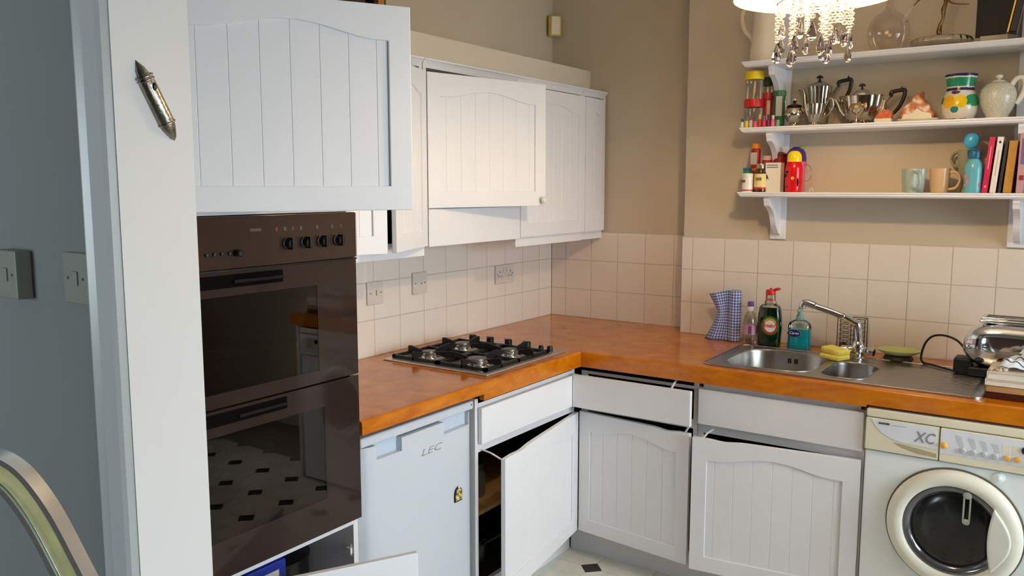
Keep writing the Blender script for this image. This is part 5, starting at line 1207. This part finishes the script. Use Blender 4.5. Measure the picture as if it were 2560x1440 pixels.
for i in range(NU):
    for j in range(NV):
        f = bm.faces.new((vs[i][j], vs[i+1][j], vs[i+1][j+1], vs[i][j+1]))
        for lp, (a, b_) in zip(f.loops, ((i, j), (i+1, j), (i+1, j+1), (i, j+1))): lp[uvl].uv = (b_/NV*.8+a/NU*.35, a/NU)
me = bpy.data.meshes.new('cloth'); bm.to_mesh(me); bm.free(); me.materials.append(towel_mat())
for p_ in me.polygons: p_.use_smooth = True
o_ = bpy.data.objects.new('cloth', me); COL.objects.link(o_); o_.parent = tw
sf = o_.modifiers.new('s', 'SOLIDIFY'); sf.thickness = .0014
# crumbled biscuit pieces beside the towel
for i, (x, y, r) in enumerate(((2.112, -.665, .010), (2.128, -.690, .009), (2.118, -.640, .008), (2.142, -.672, .010), (2.105, -.685, .007))):
    labs = ['pale crumpled paper scrap nearest the draining board', 'pale paper scrap at the front edge of the cream book', 'pale paper scrap furthest back beside the tea towel', 'pale paper scrap touching the tea towel', 'smallest pale paper scrap at the book corner']
    b = B(); bmesh.ops.create_icosphere(b.bm, subdivisions=2, radius=r)
    for v in b.bm.verts: v.co *= random.uniform(.75, 1.15); v.co.z = max(v.co.z*.7, -r*.5)
    mn = min(v.co.z for v in b.bm.verts)
    for v in b.bm.verts: v.co.z -= mn
    o_ = b.obj('paper_scrap', P3('beige_scrap', (216, 200, 176), .8), None); o_.location = (x, y, ZT+.0888); tag(o_, labs[i], 'paper', 'paper scraps on the cream books')

# ------------------------------------------------------------------ pendant lamp with crystals
PL = thing('pendant_lamp', 'glowing drum pendant lamp with hanging crystal drops', 'lamp', LAMP)
def shade_mat():
    m = bpy.data.materials.new('lampshade_fabric'); m.use_nodes = True; N = m.node_tree.nodes; L = m.node_tree.links
    for n_ in list(N): N.remove(n_)
    out = N.new('ShaderNodeOutputMaterial'); mx = N.new('ShaderNodeMixShader'); mx.inputs[0].default_value = .78; d_ = N.new('ShaderNodeBsdfDiffuse'); t_ = N.new('ShaderNodeBsdfTranslucent')
    d_.inputs[0].default_value = (.92, .88, .82, 1); t_.inputs[0].default_value = (.96, .90, .80, 1)
    ad = N.new('ShaderNodeAddShader'); em = N.new('ShaderNodeEmission'); em.inputs[0].default_value = (1, .86, .62, 1); em.inputs[1].default_value = 1.3  # glow added to the fabric, besides the bulb's light through it
    L.new(d_.outputs[0], mx.inputs[1]); L.new(t_.outputs[0], mx.inputs[2]); L.new(mx.outputs[0], ad.inputs[0]); L.new(em.outputs[0], ad.inputs[1]); L.new(ad.outputs[0], out.inputs[0]); return m
b = B(); RS = .208; zb = .055
b.lathe([(RS, zb), (RS-.006, zb+.24)], (0, 0, 0), 56); 
bm_ = b.bm; fs = [f for f in bm_.faces if len(f.verts) > 8]; bmesh.ops.delete(bm_, geom=fs, context='FACES_ONLY')
so = b.obj('shade', shade_mat(), PL, local=True, smooth=60); sf = so.modifiers.new('s', 'SOLIDIFY'); sf.thickness = .002
b = B(); b.tube([(RS*math.cos(2*PI*k/48), RS*math.sin(2*PI*k/48), zb) for k in range(48)], .003, 6, closed=True); b.obj('shade_rim', P3('warm_white_trim', (244, 232, 206), .5), PL, local=True, smooth=60)
B().sph((0, 0, .105), .030, (1, 1, 1.15)).obj('bulb', mat('glowing_bulb', (1, .70, .40, 1), emit=BULB), PL, local=True, smooth=60)
b = B(); b.lathe([(.016, .135), (.016, .17), (.012, .18), (.004, .19)], (0, 0, 0), 16); b.tube([(0, 0, .18), (0, 0, .7175)], .003, 8); b.lathe([(.045, .695), (.05, .7175)], (0, 0, 0), 24)
b.obj('cord_and_rose', M_wplast, PL, local=True, smooth=40)
b = B()
for rr_ in (.094, .055): b.tube([(rr_*math.cos(2*PI*k/36), rr_*math.sin(2*PI*k/36), .040) for k in range(36)], .003, 6, closed=True)
for k in range(4): a = PI/4+PI/2*k; b.tube([(0, 0, .16), (.094*math.cos(a), .094*math.sin(a), .040)], .0018, 6); b.tube([(.094*math.cos(a), .094*math.sin(a), .040), (RS*math.cos(a), RS*math.sin(a), zb)], .0018, 6)
b.obj('crystal_frame', M_chrome, PL, local=True, smooth=60)
M_cry = mat('crystal_refraction_tint', (.66, .58, .58, 1), .0, trans=1, ior=1.45)  # grey tint stands in for dark surroundings refracted by the drops
M_bead = mat('lit_crystal_bead', (1, .93, .80, 1), .03, trans=.9, ior=1.5)  # lamp glow put into the warm bead tint
bd = B(); bd.lathe([(.001, -.0066), (.0066, -.0035), (.0084, .0), (.0066, .0035), (.001, .0066)], (0, 0, 0), 8); bead0 = bd.obj('bead', M_bead, PL, local=True)
dp = B(); dp.lathe([(.0008, .026), (.0040, .017), (.0095, .003), (.0130, -.010), (.0118, -.019), (.0060, -.0255), (0, -.027)], (0, 0, 0), 8, sy=.6); drop0 = dp.obj('crystal_drop', M_cry, PL, local=True)
used = [False, False]
def put(src, idx, loc, rz=0):
    if not used[idx]: src.location = loc; src.rotation_euler = (0, 0, rz); used[idx] = True; return src
    return inst(src, src.name.split('.')[0], PL, loc, rz)
rg_ = random.Random(11)
for ring_r, cnt, zs, ln in ((.092, 13, .036, 0), (.052, 6, .036, 0)):
    for k in range(cnt):
        a = 2*PI*k/cnt+.1; x, y = ring_r*math.cos(a), ring_r*math.sin(a); nb = [6, 3, 7, 5, 7, 4][(k*5+int(ring_r*100)) % 6]; z = zs
        for q in range(nb): put(bead0, 0, (x, y, z-.006), rg_.uniform(0, 3)); z -= .0140
        put(drop0, 1, (x, y, z-.026), rg_.uniform(0, 3))
